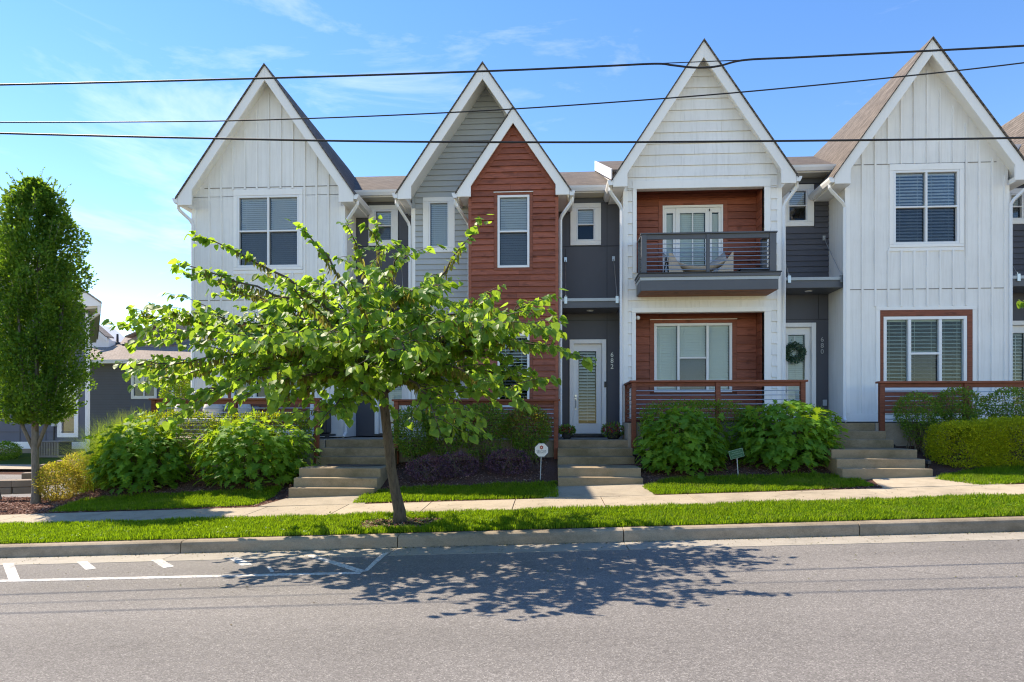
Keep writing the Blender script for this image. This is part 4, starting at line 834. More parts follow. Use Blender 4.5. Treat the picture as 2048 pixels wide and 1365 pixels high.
# ------------------------------------------------------------------ entry bays, doors, canopies
def bay(h, px0, px1, z0, z1, winpx, doorpx, PZ, lapz=None, seams=(), hseams=(), mid=None):
    x0, x1 = X(px0, YB), X(px1, YB); holes = []
    if winpx: holes.append((X(winpx[0], YB), X(winpx[1], YB), Z(winpx[0], winpx[3], YB), Z(winpx[0], winpx[2], YB)))
    dr = None
    if doorpx: dr = (X(doorpx[0], YB), X(doorpx[1], YB), PZ + 0.09, Z(doorpx[0], doorpx[2], YB)); holes.append((dr[0], dr[1], z0, dr[3]))
    wall('wall', x0, x1, z0, z1, YB, holes, 'slate_siding', h)
    if lapz: lap(h, YB, lapz, z1, 0.139, lambda z: (x0, x1), [(a - 0.17, b + 0.17, c - 0.13, d + 0.15) for a, b, c, d in holes[:1]], 'slate_siding', 0.018)
    for s_, za_, zb_ in seams: boxpart(h, 'panel_joint', 'dark_metal', X(s_, YB) - .006, X(s_, YB) + .006, YB - .008, YB, Z(s_, za_, YB), Z(s_, zb_, YB))
    for s_ in hseams: boxpart(h, 'panel_joint', 'dark_metal', x0, x1, YB - .010, YB, Z(px0, s_, YB) - .007, Z(px0, s_, YB) + .007)
    boxpart(h, 'frieze_board', 'slate_trim', x0, x1, YB - 0.03, YB - 0.019, z1 - 0.14, z1)
    if winpx:
        a, b, c, d = holes[0]
        window(h, a, b, c, d, YB, 1, [c + (d - c) * 0.5], 0.04, 'closed', 0.05, 0.55 if mid else 1.0, 'blind', (0.15, 0.15, 0.11, 0.12))
    return dr
dz1 = ZE1 - 0.16; dz2 = ZE2 - 0.16
dr1 = bay(h1, 690, 826, PZ1 + 0.02, dz1, (749, 785, 421, 484), (757, 815, 690), PZ1, None, [(797, 500, 400), (712, 680, 500)], [494])
dr2 = bay(h2, 1112, 1243, PZ1 + 0.02, dz1, (1152.5, 1190, 417, 483), (1146, 1205, 687), PZ1, None, [(1131, 640, 498), (1214, 870, 380)], [494, 642], True)
dr3 = bay(h3, 1552, 1660, PZ2 + 0.02, dz2, (1575, 1615, 380, 445), (1567, 1623, 654), PZ2, Z(1600, 556, YB), [(1637, 640, 580)], [640], True)
dr4 = bay(h4, 2010, 2110, PZ2 + 0.02, dz2 + 0.35, (2018, 2046, 388, 440), (2014, 2062, 650), PZ2 + 0.1, Z(2030, 552, YB), [], [])
def bay_door(h, d, pitch, tilt, handle=True):
    x0, x1, z0, z1 = d; w = x1 - x0
    return door(h, x0 + 0.02, x1 - 0.02, z0, z1 - 0.02, YB + 0.05, x0 + w * 0.19, x1 - w * 0.21, z0 + 0.26, z1 - 0.20, pitch, tilt, 0.11, (x0 + w * 0.07 + 0.02, z0 + 0.80) if handle else None)
bay_door(h1, dr1, 0.05, 1.1); bay_door(h2, dr2, 0.078, 0.62); bay_door(h3, dr3, 0.055, 1.15); bay_door(h4, dr4, 0.085, 0.35)
canopy(h2, X(1125, 15.66), X(1239, 15.66), Z(1180, 597, 15.66), Z(1180, 616, 15.66), [(X(1131, YB), Z(1131, 521, YB), X(1131.5, 15.66)), (X(1227, YB), Z(1227, 519, YB), X(1234, 15.66))])
canopy(h3, X(1567, 15.66), X(1687, 15.66), Z(1620, 555, 15.66), Z(1620, 576, 15.66), [(X(1562, YB), Z(1562, 490, YB), X(1578, 15.66)), (X(1647, YB), Z(1647, 478, YB), X(1683, 15.66))])
canopy(h1, X(697, 15.75), X(815, 15.75), Z(760, 598, 15.75), Z(760, 617, 15.75), [(X(706, YB), Z(706, 519, YB), X(702, 15.75)), (X(803, YB), Z(803, 512, YB), X(806, 15.75))], 15.75)
canopy(h4, X(2021, 15.66), X(2140, 15.66), Z(2030, 552, 15.66), Z(2030, 573, 15.66), [(X(2003, YB), Z(2003, 500, YB), X(2036, 15.66))])
for hh, s_, px_, ys_ in ((h2, '682', 1224, (710.5, 722.3, 734)), (h3, '680', 1644, (680, 692, 704))):
    for ch, py_ in zip(s_, ys_): text('house_number', ch, (X(px_, YB), YB - 0.012, Z(px_, py_, YB)), 0.165, 'steel', hh, ext=0.006)
boxpart(h2, 'doorbell', 'dark_metal', X(1208.5, YB - .07), X(1212.5, YB - .07), YB - 0.085, YB - 0.062, Z(1210, 775, YB), Z(1210, 764, YB))
boxpart(h3, 'outlet', 'metal_edge', X(1645, YB), X(1653, YB), YB - 0.03, YB - 0.002, Z(1649, 812, YB), Z(1649, 800, YB))
for hh, px_, py_ in ((h2, 1180, 617), (h3, 1617, 577)):
    part('soffit_light', MB().lathe([(0.085, 0), (0.085, 0.012)], (X(px_, 16.05), 16.05, (Z(1180, 616, 15.66) if hh is h2 else Z(1620, 576, 15.66)) - 0.013), 16), 'vinyl', hh)
# main roofs (ridge parallel to the street) and the plain body walls behind
XL = g1['xl']; XM = X(1211, 18.0); XRR = 17.0
main_roof(h1, XL - 0.35, X(800, YG), ZE1, ZR1, bays=[(g1['xr'] + 0.0, X(800, 16.1))])
main_roof(h2, X(800, YG) + 0.004, XM + 1.0, ZE1, ZR1, bays=[(X(1126, 16.1), X(1236, 16.1))])
main_roof(h3, XM, X(1690, 16), ZE2, ZR2, bays=[(X(1573, 16.1), X(1678, 16.1))])
main_roof(h4, X(1690, 16) + 0.004, XRR, ZE2, ZR2, bays=[(X(2022, 16.1), XRR)])
zf = lambda y: ZE2 + (ZR2 - ZE2) * (y - 16.08) / (YBACK - 16.08)
for y0_, y1_ in ((16.05, YBACK),):
    part('rake_board', MB().add([(x, y, z) for x in (XM - 0.03, XM - 0.002) for y, z in ((y0_, zf(y0_) + 0.02), (y1_, zf(y1_) + 0.02), (y1_, zf(y1_) - 0.30), (y0_, zf(y0_) - 0.24))],
         [(0, 1, 2, 3), (7, 6, 5, 4), (0, 4, 5, 1), (1, 5, 6, 2), (2, 6, 7, 3), (3, 7, 4, 0)]), 'white_trim', h3)
    part('end_wall', MB().add([(x, y, z) for x in (XM + 0.05, XM + 0.2) for y, z in ((16.6, zf(16.6) - .06), (YBACK, zf(YBACK) - .06), (YBACK, ZE1 - 1), (16.6, ZE1 - 1))],
         [(0, 1, 2, 3), (7, 6, 5, 4), (0, 4, 5, 1), (1, 5, 6, 2), (2, 6, 7, 3), (3, 7, 4, 0)]), 'white', h3)
for hh, xa_, xb_, zt_ in ((h1, XL, XL + 0.15, ZE1 - 0.1), (h4, XRR - 0.15, XRR, ZE2 - 0.1)):
    boxpart(hh, 'end_wall', 'white', xa_, xb_, YB + 0.31, 27.4, 0.2, zt_)
boxpart(h1, 'back_wall', 'slate_siding', XL, XM, 27.3, 27.45, -0.3, ZE1 - 0.1); boxpart(h4, 'back_wall', 'slate_siding', XM, XRR, 27.3, 27.45, 0, ZE2 - 0.1)
# the next house uphill, only its roof corner shows
h5 = thing('townhouse', (X(2380, YR), YW, PZ2 + 0.5), 'tan shingled roof corner of the next townhouse, cut off by the picture edge', 'townhouse', 'townhouses in the row')
xa5 = X(2379, YR); za5 = Z(2379, 12, YR)
gable(h5, xa5, 2.37, za5, za5 - 3.58, za5 - 3.80, 0.36, 0.36, wl=xa5 - 2.0, wr=xa5 + 2.0)
part('wall', MB().poly([(xa5 - 2.0, PZ2 + 0.5), (xa5 + 2.0, PZ2 + 0.5), (xa5 + 2.0, za5 - 3.2), (xa5, za5 - 0.2), (xa5 - 2.0, za5 - 3.2)], YW, YBACK), 'white', h5)
zz5 = Z(2030, 292, 19.0)
boxpart(h5, 'eave_fascia', 'white_trim', X(2001, 19.0), X(2070, 19.0), 18.9, 19.0, zz5 - 0.22, zz5); boxpart(h5, 'wall', 'white', X(2008, 19.0), X(2070, 19), 19.15, 19.3, zz5 - 1.2, zz5 - 0.1)

# ------------------------------------------------------------------ porches, steps, railings
def steps(name, x0, x1, ys_, ztop, zbot, label, wide=None):
    st = thing(name, ((x0 + x1) / 2, ys_[-1], zbot), label, 'steps', 'concrete steps up to the doors')
    n = len(ys_)
    for i, y in enumerate(ys_):
        z = ztop - (ztop - zbot) * i / n; zl = ztop - (ztop - zbot) * (i + 1) / n
        yb_ = (ys_[i - 1] + 0.0 if i else y + 0.6)
        part('step', MB().box(x0 - 0.003 * i, x1 + 0.003 * i, y, yb_ + (0.02 if i == 0 else 0.03), zl - (0.35 if i else 0.5), z), 'steps', st, bevel=0.012)
    return st
steps('concrete_steps', -5.10, -3.43, [14.3, 14.0, 13.7, 12.76, 12.5, 12.25], PZ1 - 0.004, float(ter(-4.3, 12.2)), 'concrete steps behind the street tree with a black mat on the landing')
steps('concrete_steps', 0.17, 1.79, [14.3, 14.0, 13.7, 12.8, 12.52], PZ1 - 0.004, float(ter(1.0, 12.48)), 'straight concrete steps up to the white door 682 with flowers beside it')
steps('concrete_steps', X(1687, 12.36), X(1862, 12.4), [14.3, 14.0, 13.7, 12.86, 12.6, 12.36], PZ2 - 0.004, float(ter(6.9, 12.3)), 'concrete steps beside the oakleaf shrub, up to the house with the red-framed window')
def porch(h, x0, x1, pz, y0=YP): return boxpart(h, 'porch_slab', 'porch', x0, x1, y0, YW + 1.2, pz - 1.6, pz - 0.006, bevel=0.01)
porch(h1, XL - 1.2, -5.11, PZ1); boxpart(h1, 'porch_slab', 'porch', -5.1, -3.425, 14.86, YB + 0.2, PZ1 - 1.3, PZ1 - 0.009)
porch(h2, -3.42, 0.165, PZ1, 14.33); boxpart(h2, 'porch_slab', 'porch', 0.168, 1.795, 14.86, YB + 0.2, PZ1 - 1.3, PZ1 - 0.009)
xp3 = X(1256, 14.3); boxpart(h3, 'porch_slab', 'porch', xp3, X(1664, 14.0), YP + 0.03, YB + 0.2, PZ1 - 1.2, PZ2 - 0.006, bevel=0.01)
x4s = X(1764, 14.0); boxpart(h4, 'porch_slab', 'porch', X(1664.6, 14.0), x4s, 14.86, YB + 0.2, PZ2 - 1.5, PZ2 - 0.009); porch(h4, x4s + 0.004, 16, PZ2)
def railing(name, label, pxs, side_px, ztop_px, pz, bars, y=YP - 0.02, pw=0.10, deep=None, ends=()):
    xs_ = [X(p, y) for p in pxs]; zt_ = Z(*ztop_px, y)
    r = thing(name, ((xs_[0] + xs_[-1]) / 2, y, pz), label, 'railing', 'red wooden porch railings')
    for i, x in enumerate(xs_):
        end = i in (0, len(xs_) - 1)
        lo = pz - (0.55 if i in ends else 0.12)
        boxpart(r, 'post', 'rail_wood', x - pw / 2, x + pw / 2, y - pw / 2, y + pw / 2, lo, zt_ - 0.045, bevel=0.005)
    boxpart(r, 'cap_rail', 'rail_wood', xs_[0] - 0.09, xs_[-1] + 0.09, y - 0.085, y + 0.085, zt_ - 0.043, zt_, bevel=0.005)
    for a, b in zip(xs_[:-1], xs_[1:]):
        boxpart(r, 'sub_rail', 'rail_wood', a + pw / 2 + .002, b - pw / 2 - .002, y - 0.02, y + 0.02, zt_ - 0.135, zt_ - 0.046)
    for k in range(bars):
        z = zt_ - 0.225 - 0.098 * k
        if z < pz + 0.04: break
        part('rail_bar', MB().tube([(xs_[0], y, z), (xs_[-1], y, z)], 0.0095, 6), 'steel', r)
    for px_, yb_ in side_px:
        x = X(px_, y)
        boxpart(r, 'cap_rail', 'rail_wood', x - 0.08, x + 0.08, y + 0.087, yb_, zt_ - 0.042, zt_ - 0.002, bevel=0.005); boxpart(r, 'sub_rail', 'rail_wood', x - .02, x + .02, y + pw / 2 + .002, yb_ - 0.01, zt_ - 0.135, zt_ - 0.046)
        boxpart(r, 'post', 'rail_wood', x - pw / 2, x + pw / 2, yb_ - 0.1, yb_, pz, zt_ - 0.045); boxpart(r, 'sub_rail', 'rail_wood', x - .02, x + .02, y + pw / 2 + .002, yb_ - 0.101, pz + 0.02, pz + 0.09)
        for k in range(bars):
            z = zt_ - 0.225 - 0.098 * k
            if z > pz + 0.10: part('rail_bar', MB().tube([(x, y + .03, z), (x, yb_ - .02, z)], 0.0095, 6), 'steel', r)
    return r
railing('porch_railing', 'red wooden porch railing above the two oakleaf shrubs left of the street tree', [309, 470, 634], [], (470, 797, ), PZ1, 8, ends=(2,))
railing('porch_railing', 'red wooden porch railing behind the row of dark shrubs, below the grey and red house', [793, 950, 1112], [], (950, 799), PZ1, 8, y=14.23, ends=(0, 2))
railing('porch_railing', 'red wooden porch railing under the balcony, above the clipped hedge', [1267.5, 1435.5, 1605], [(1267.5, 15.5)], (1435, 761), PZ2, 8, ends=(0, 2))
railing('porch_railing', 'red wooden porch railing in front of the red-framed triple window', [1763, 1931, 2105], [], (1840, 763), PZ2, 8, ends=(0,))

# ------------------------------------------------------------------ far buildings on the left
YA = 28.5
A_ = thing('grey_building', (X(120, YA), YA, 0.1), 'slate grey end building with white trim behind the columnar tree', 'building')
ax1 = X(175, YA); ax0 = ax1 - 9.5; az0 = 0.12; azt = Z(170, 612, YA)
aw = (X(120, YA), X(152, YA), Z(130, 870, YA), Z(130, 768, YA))
wall('wall', ax0, ax1, az0, azt, YA, [aw], 'far_slate', A_)
window(A_, *aw, YA, 1, [aw[2] + (aw[3] - aw[2]) * 0.55], 0.08, 'closed', 0.06, 1.0, 'shutter', (0.12, 0.12, 0.12, 0.12))
SK = ax1 / YA * 1.06
def skew(mb):
    mb.v = [(v[0] + SK * max(0, v[1] - YA - 0.15), v[1], v[2]) for v in mb.v]; return mb
part('side_wall', skew(MB().box(ax1 - 0.15, ax1, YA + 0.142, YA + 12, az0, azt)), 'far_slate', A_)
boxpart(A_, 'corner_board', 'white_trim', ax1 - 0.08, ax1 + 0.03, YA - 0.05, YA, az0 + 0.05, azt)
boxpart(A_, 'base_board', 'white_trim', ax0, ax1 + 0.03, YA - 0.04, YA, az0 + 0.18, az0 + 0.50); boxpart(A_, 'foundation', 'brick_tan', ax0, ax1, YA - 0.02, YA + 0.0, az0 - 0.4, az0 + 0.178)
for px_ in (40, 92, 150): boxpart(A_, 'panel_joint', 'slate_siding', X(px_, YA) - .012, X(px_, YA) + .012, YA - .02, YA, az0 + 0.5, az0 + 3.2)
for z in (0.95, 3.2): boxpart(A_, 'panel_joint', 'slate_siding', ax0, ax1 - 0.08, YA - .021, YA, az0 + z, az0 + z + 0.03)
xt = X(203, YA - 0.5); zt_ = Z(203, 606, YA - 0.5); k = 0.68
part('rake_board', MB().poly([(xt, zt_), (xt - 6, zt_ + 6 * k), (xt - 6, zt_ + 6 * k - 0.42), (xt - 0.75, zt_ + 0.75 * k - 0.42 - 0.26), (xt, zt_ - 0.14)], YA - 0.55, YA - 0.49), 'white_trim', A_)
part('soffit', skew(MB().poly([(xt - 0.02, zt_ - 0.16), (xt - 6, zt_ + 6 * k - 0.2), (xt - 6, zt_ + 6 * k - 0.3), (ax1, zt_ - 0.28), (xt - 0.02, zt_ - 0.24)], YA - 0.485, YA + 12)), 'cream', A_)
part('roof_slope', skew(MB().poly([(xt + 0.1, zt_ + 0.02), (xt - 6, zt_ + 6 * k + 0.08), (xt - 6, zt_ + 6 * k), (xt + 0.1, zt_ - 0.06)], YA - 0.62, YA + 12)), 'far_shingle', A_)
part('roof_slope', skew(MB().poly([(xt - 12.1, zt_ + 0.02), (xt - 6, zt_ + 6 * k + 0.08), (xt - 6, zt_ + 6 * k), (xt - 12.1, zt_ - 0.06)], YA - 0.62, YA + 12)), 'far_shingle', A_)
part('wall', MB().poly([(ax0, azt), (ax1, azt), (ax1, zt_ - 0.2), (xt - 6, zt_ + 6 * k - 0.3), (ax0, zt_ - 0.2)], YA, YA + 0.14), 'far_slate', A_)
part('downspout', MB().tube([(xt - 0.1, YA - 0.5, zt_ - 0.15), (xt - 0.15, YA - 0.45, zt_ - 0.45), (ax1 + 0.12, YA - 0.12, zt_ - 0.75), (ax1 + 0.10, YA - 0.1, zt_ - 1.0), (ax1 + 0.10, YA - 0.1, az0 + 0.1)], 0.075, 8), 'vinyl', A_)
boxpart(A_, 'meter_box', 'metal_edge', X(107, YA), X(114, YA), YA - 0.15, YA, Z(110, 853, YA), Z(110, 841, YA)); part('conduit', MB().tube([(X(110, YA), YA - 0.05, Z(110, 853, YA)), (X(109, YA), YA - 0.05, az0 + 0.5)], 0.03, 6), 'dark_metal', A_)
YN = 46.0
B_ = thing('grey_building', (X(250, YN), YN, 0.3), 'long grey building with tan shingle roof and small vents, seen between the houses', 'building')
nx0, nx1 = X(120, YN), X(470, YN); nzt = Z(250, 727, YN)
nws = [(X(265, YN), X(311, YN), Z(290, 795, YN), Z(290, 749, YN)), (X(346, YN), X(378, YN), Z(360, 800, YN), Z(360, 755, YN))]
wall('wall', nx0, nx1, -0.2, nzt, YN, nws, 'far_slate', B_)
for q in nws: window(B_, *q, YN, 2, [q[2] + (q[3] - q[2]) * 0.52] * 2, 0.10, 'closed', 0.06, 1.0, 'shutter', (0.10, 0.10, 0.12, 0.10))
rows = MB(); z = 0.3
while z < nzt - 0.1: rows.box(nx0, nws[0][0] - 0.12, YN - 0.02, YN - 0.002, z, z + 0.02); z += 0.19
tag(part('siding_lines', rows, 'slate_siding', B_), kind='stuff')
boxpart(B_, 'gutter', 'vinyl', nx0, nx1, YN - 0.65, YN - 0.42, nzt - 0.05, nzt + 0.22); boxpart(B_, 'soffit', 'white_trim', nx0, nx1, YN - 0.42, YN, nzt - 0.06, nzt - 0.0)
ntop = Z(250, 675, YN + 6)
part('roof_slope', MB().add([(nx0, YN - .55, nzt + .18), (nx1, YN - .55, nzt + .18), (nx1, YN + 6, ntop), (nx0, YN + 6, ntop), (nx0, YN - .55, nzt + .08), (nx1, YN - .55, nzt + .08), (nx1, YN + 6, ntop - .1), (nx0, YN + 6, ntop - .1)],
     [(0, 1, 2, 3), (7, 6, 5, 4), (4, 5, 1, 0), (1, 5, 6, 2), (2, 6, 7, 3), (3, 7, 4, 0)]), 'far_shingle', B_)
boxpart(B_, 'back_wall', 'far_slate', nx0, nx1, YN + 5.8, YN + 6, -0.2, ntop - 0.12)
for px_, py_, tall in ((196, 676, 1), (201, 677, 1), (188, 689, 0), (195, 689, 0), (178, 688, 0), (235, 692, 1.3), (250, 696, 0), (257, 696, 0), (266, 696, 0), (283, 694, .4)):
    f_ = (727 - py_) / 52.0; y_ = YN + 0.2 + 5.6 * f_; x_ = X(px_, y_); z_ = nzt + .18 + (ntop - nzt - .18) * (y_ + .55 - YN) / 6.55
    part('roof_vent', MB().lathe([(0.22, -0.05), (0.20, 0.10), (0.09, 0.16), (0.08, 0.2 + 0.45 * tall)], (x_, y_, z_), 8), 'dark_metal', B_)
for px0, pt, px1, pb, flip in ((176, 640, 218, 676, 0), (255, 676, 352, 636, 1)):
    yg = YN + 3.0; xa_, xb_ = X(px0, yg), X(px1, yg); za_, zb_ = Z(px0, pt, yg), Z(px1, pb, yg); lo = min(za_, zb_) - 1.2
    top = [(xa_, za_), (xb_, zb_)]
    part('dormer_wall', MB().poly([(xa_, lo), (xb_, lo), (xb_, zb_ - 0.2), (xa_, za_ - 0.2)], yg, yg + 3), 'white' if not flip else 'far_shingle', B_)
    if not flip: part('dormer_fascia', MB().poly([(xa_, za_), (xb_, zb_), (xb_, zb_ - 0.3), (xa_, za_ - 0.3)], yg - 0.3, yg - 0.22), 'white_trim', B_)
    part('dormer_roof', MB().poly([(xa_, za_ + 0.1), (xb_, zb_ + 0.1), (xb_, zb_), (xa_, za_)], yg - 0.36, yg + 0.6), 'far_shingle', B_)
boxpart(B_, 'dormer_window', 'far_slate', X(312, YN + 2.9), X(352, YN + 2.9), YN + 2.9, YN + 2.99, Z(330, 690, YN + 2.9), Z(330, 670, YN + 2.9))
ac = thing('air_conditioner', (X(102, 27.3), 27.3, 0.1), 'grey-brown outdoor air conditioner unit on the grass by the slate building', 'air conditioner')
cx0, cx1 = X(80, 27.3), X(125, 27.3); cz0, cz1 = float(ter(-19, 27.3)), float(ter(-19, 27.3)) + 0.72
boxpart(ac, 'cabinet', 'interior', cx0 + .04, cx1 - .04, 27.1, 27.9, cz0 + 0.05, cz1 - 0.05); boxpart(ac, 'top_cover', 'ac_grey', cx0, cx1, 27.05, 27.95, cz1 - 0.06, cz1, bevel=0.03); boxpart(ac, 'base_pan', 'ac_grey', cx0, cx1, 27.05, 27.95, cz0, cz0 + 0.08)
for i in range(14):
    x = cx0 + (cx1 - cx0) * (i + .5) / 14; boxpart(ac, 'louver', 'ac_grey', x - .022, x + .022, 27.06, 27.09, cz0 + 0.08, cz1 - 0.06)

# ------------------------------------------------------------------ stepped retaining wall blocks on the left
rwall = thing('retaining_wall', (-12.5, 14.0, -0.3), 'stepped tan concrete-block retaining wall beside the side road', 'retaining wall')
def blockrow(p0, p1, ztop, n, h=0.30):
    p0, p1 = Vector(p0), Vector(p1); d = (p1 - p0) / n; nn = Vector((-d.y, d.x)).normalized() * 0.32
    for i in range(n):
        a = p0 + d * i + d * 0.012; b = p0 + d * (i + 1) - d * 0.012
        for kx in range(2):
            zt2_ = ztop - kx * 0.155; j = 0.012 * ((i + kx) % 2)
            part('capstone' if kx == 0 else 'block', MB().slab([(a.x - j, a.y - j, zt2_), (b.x, b.y - j, zt2_), (b.x + nn.x, b.y + nn.y, zt2_), (a.x + nn.x, a.y + nn.y, zt2_)], 0.15), 'block_stone', rwall, bevel=0.018)
gpt = lambda px, z, Y: (X(px, Y), Y)
for px0, px1, ytop, Yb, n in ((-30, 51, 963, 13.3, 2), (42, 96, 947, 14.2, 2), (78, 122, 930, 15.4, 2), (112, 150, 922, 16.3, 2)):
    blockrow((X(px0, Yb), Yb), (X(px1, Yb), Yb + 0.35), Z((px0 + px1) / 2, ytop, Yb), n)

# ------------------------------------------------------------------ lawns, mulch
def inpoly(px, py, poly):
    ins = np.zeros(len(px), bool); n = len(poly)
    for i in range(n):
        x0, y0 = poly[i]; x1, y1 = poly[(i + 1) % n]
        if y0 == y1: continue
        c = ((y0 > py) != (y1 > py)) & (px < (x1 - x0) * (py - y0) / (y1 - y0) + x0); ins ^= c
    return ins
def lawn(name, poly, label, dens, exclude=None, hgt=0.062, mean_edge=0.0):
    poly = [(float(a), float(b)) for a, b in poly]
    # soil sheet that follows the terrain
    ax = np.array([p[0] for p in poly]); ay = np.array([p[1] for p in poly])
    n = int((ax.max() - ax.min()) * (ay.max() - ay.min()) * dens)
    x = rng.uniform(ax.min(), ax.max(), n); y = rng.uniform(ay.min(), ay.max(), n)
    k = inpoly(x + rng.normal(0, 0.02, n), y + rng.normal(0, 0.02, n), poly)
    if exclude is not None: k &= ~exclude(x, y)
    x, y = x[k], y[k]; n = len(x); z = ter(x, y) + 0.010
    # clumped heights and leaning
    hh = hgt * rng.uniform(0.45, 1.35, n) * (0.85 + 0.22 * np.sin(x * 3.1 + np.cos(y * 5)) * np.cos(y * 4.3 + x) + 0.22 * np.sin(x * 11.3 + y * 7) * np.sin(y * 13.1 - x * 5))
    an = rng.uniform(0, 2 * np.pi, n); lean = np.abs(rng.normal(0, 0.45, n)) * hh
    w = rng.uniform(0.0032, 0.006, n)
    dx, dy = np.cos(an), np.sin(an)
    B = np.stack([x, y, z], 1); side = np.stack([-dy, dx, 0 * dx], 1) * w[:, None]
    mid = B + np.stack([dx * lean * .35, dy * lean * .35, hh * .62], 1); tip = B + np.stack([dx * lean, dy * lean, hh], 1)
    V = np.stack([B - side, B + side, mid + side * .8, mid - side * .8, tip], 1)
    F = (np.arange(n) * 5)[:, None, None] + np.array([[0, 1, 2], [0, 2, 3], [3, 2, 4]])[None]
    o = npmesh(name, V.reshape(-1, 3), F.reshape(-1, 3), 'lawn_blade')
    return tag(o, label, 'grass', None, 'stuff')
def soil_sheet(name, poly, mat, off):
    # triangulated sheet resting on the terrain, cut by the polygon
    me = MB(); xs_ = np.arange(min(p[0] for p in poly), max(p[0] for p in poly) + 0.12, 0.12); ys_ = np.arange(min(p[1] for p in poly), max(p[1] for p in poly) + 0.1, 0.1)
    xx, yy = np.meshgrid(xs_, ys_); ok = inpoly(xx.ravel(), yy.ravel(), poly).reshape(xx.shape); zz = ter(xx, yy) + off
    V = np.stack([xx, yy, zz], -1).reshape(-1, 3); nx = len(xs_); F = []
    for j in range(len(ys_) - 1):
        for i in range(nx - 1):
            if ok[j, i] and ok[j, i + 1] and ok[j + 1, i] and ok[j + 1, i + 1]: F.append((j * nx + i, j * nx + i + 1, (j + 1) * nx + i + 1, (j + 1) * nx + i))
    if F: tag(npmesh(name, V, F, mat, None, True), kind='structure')
TB = GT(797, 1030); TB = Vector((X(800, 9.62), 9.62, float(ter(X(800, 9.62), 9.62))))
def ring(x, y): return ((x - TB.x - 0.02) / 0.66) ** 2 + ((y - TB.y + 0.14) / 0.42) ** 2 < 1 + 0.25 * np.sin(np.arctan2(y - TB.y, x - TB.x) * 5)
strip = [(-15, 8.765), (15, 8.765), (15, 10.29), (-15, 10.29)]
soil_sheet('lawn', [(-15, 8.80), (15, 8.80), (15, 10.26), (-15, 10.26)], 'lawn_soil', 0.006)
def weeds(n, x0, x1, y0, y1, label):
    cx = rng.uniform(x0, x1, n // 9); cy_ = rng.uniform(y0, y1, n // 9); x = np.repeat(cx, 9) + rng.normal(0, .03, n // 9 * 9); y = np.clip(np.repeat(cy_, 9) + rng.normal(0, .03, n // 9 * 9), y0, y1); m_ = len(x); an = rng.uniform(0, 2 * np.pi, m_)
    o = scatter('weeds', *SMALL, np.stack([x, y, ter(x, y) + rng.uniform(.025, .065, m_)], 1), np.stack([np.cos(an), np.sin(an), rng.normal(.25, .25, m_)], 1), np.stack([rng.normal(0, .3, m_), rng.normal(0, .3, m_), np.ones(m_)], 1), rng.uniform(.025, .055, m_), 'hedge_leaf', None); tag(o, label, 'weeds', None, 'stuff')
weeds(2700, -13, 13, 8.82, 10.24, 'small broad-leaved weeds dotted in the grass strip')
lawn('grass_strip', strip, 'bright green grass strip between the kerb and the sidewalk', 5600, ring)
def gl(pts): return [(GT(*p).x, GT(*p).y) for p in pts]
LAWNS = [([(100, 1026), (135, 1012), (170, 1001), (240, 995), (300, 991), (380, 988), (450, 985), (520, 980), (566, 977), (540, 1000), (508, 1012), (300, 1021)], 'grass patch in front of the two oakleaf shrubs, downhill of the tree'),
         ([(704, 1008), (735, 987), (780, 980), (830, 977), (920, 974), (1000, 971), (1060, 968), (1114, 966), (1117, 998), (900, 1003)], 'grass patch between the street tree and the white octagonal sign'),
         ([(1284, 976), (1330, 962), (1400, 957), (1450, 955), (1530, 952), (1600, 951), (1680, 955), (1720, 963), (1752, 974), (1600, 982), (1400, 989), (1312, 992)], 'grass patch in front of the green yard sign'),
         ([(1868, 961), (1890, 953), (1920, 947), (1960, 941), (2000, 937), (2048, 933), (2140, 926), (2140, 962), (2048, 968), (1960, 973)], 'grass patch in front of the yellow-green clipped hedge')]
LP = []
for pts, lab in LAWNS:
    g = gl(pts); g = [(x, max(y, SWB + 0.02)) for x, y in g]
    g2 = [(x, SWB + 0.015) if (p[1] > 990 and 0) else (x, y) for (x, y), p in zip(g, pts)]
    LP.append(g2); soil_sheet('lawn', g2, 'lawn_soil', 0.012); lawn('lawn_patch', g2, lab, 5200, hgt=0.06)
# mulch chips over the beds
def chips(name, n, bounds, keep, label, mat='mulch_chip', size=(0.02, 0.06)):
    x = rng.uniform(bounds[0], bounds[1], n); y = rng.uniform(bounds[2], bounds[3], n); k = keep(x, y); x, y = x[k], y[k]; n = len(x)
    P = np.stack([x, y, ter(x, y) + rng.uniform(0.0, 0.022, n)], 1); an = rng.uniform(0, 2 * np.pi, n)
    d = np.stack([np.cos(an), np.sin(an), rng.normal(0, 0.3, n)], 1); nn = np.stack([rng.normal(0, .45, n), rng.normal(0, .45, n), np.ones(n)], 1)
    T = [(-0.13, 0, 0), (0.13, 0.05, 0.05), (0.10, 1.0, 0), (-0.11, 0.92, 0.06)]
    o = scatter(name, T, [(0, 1, 2), (0, 2, 3)], P, d, nn, rng.uniform(size[0], size[1], n), mat, None); return tag(o, label, 'mulch', None, 'stuff')
def bed_keep(x, y):
    k = np.ones(len(x), bool)
    for g in LP: k &= ~inpoly(x, y, g)
    for a, b, yf in PATHS: k &= ~((x > a - 0.25) & (x < b + 0.05))
    return k
chips('mulch_bed', 52000, (-9.6, 11.5, 11.5, 14.28), bed_keep, 'dark red-brown bark mulch covering the planting beds')
chips('mulch_bed', 26000, (-13.5, -8.6, 11.5, 15.2), bed_keep, 'sunlit bark mulch on the slope around the columnar tree')
chips('mulch_ring', 3600, (TB.x - 0.9, TB.x + 0.9, TB.y - 0.65, TB.y + 0.5), ring, 'small ring of bark mulch around the street tree trunk')

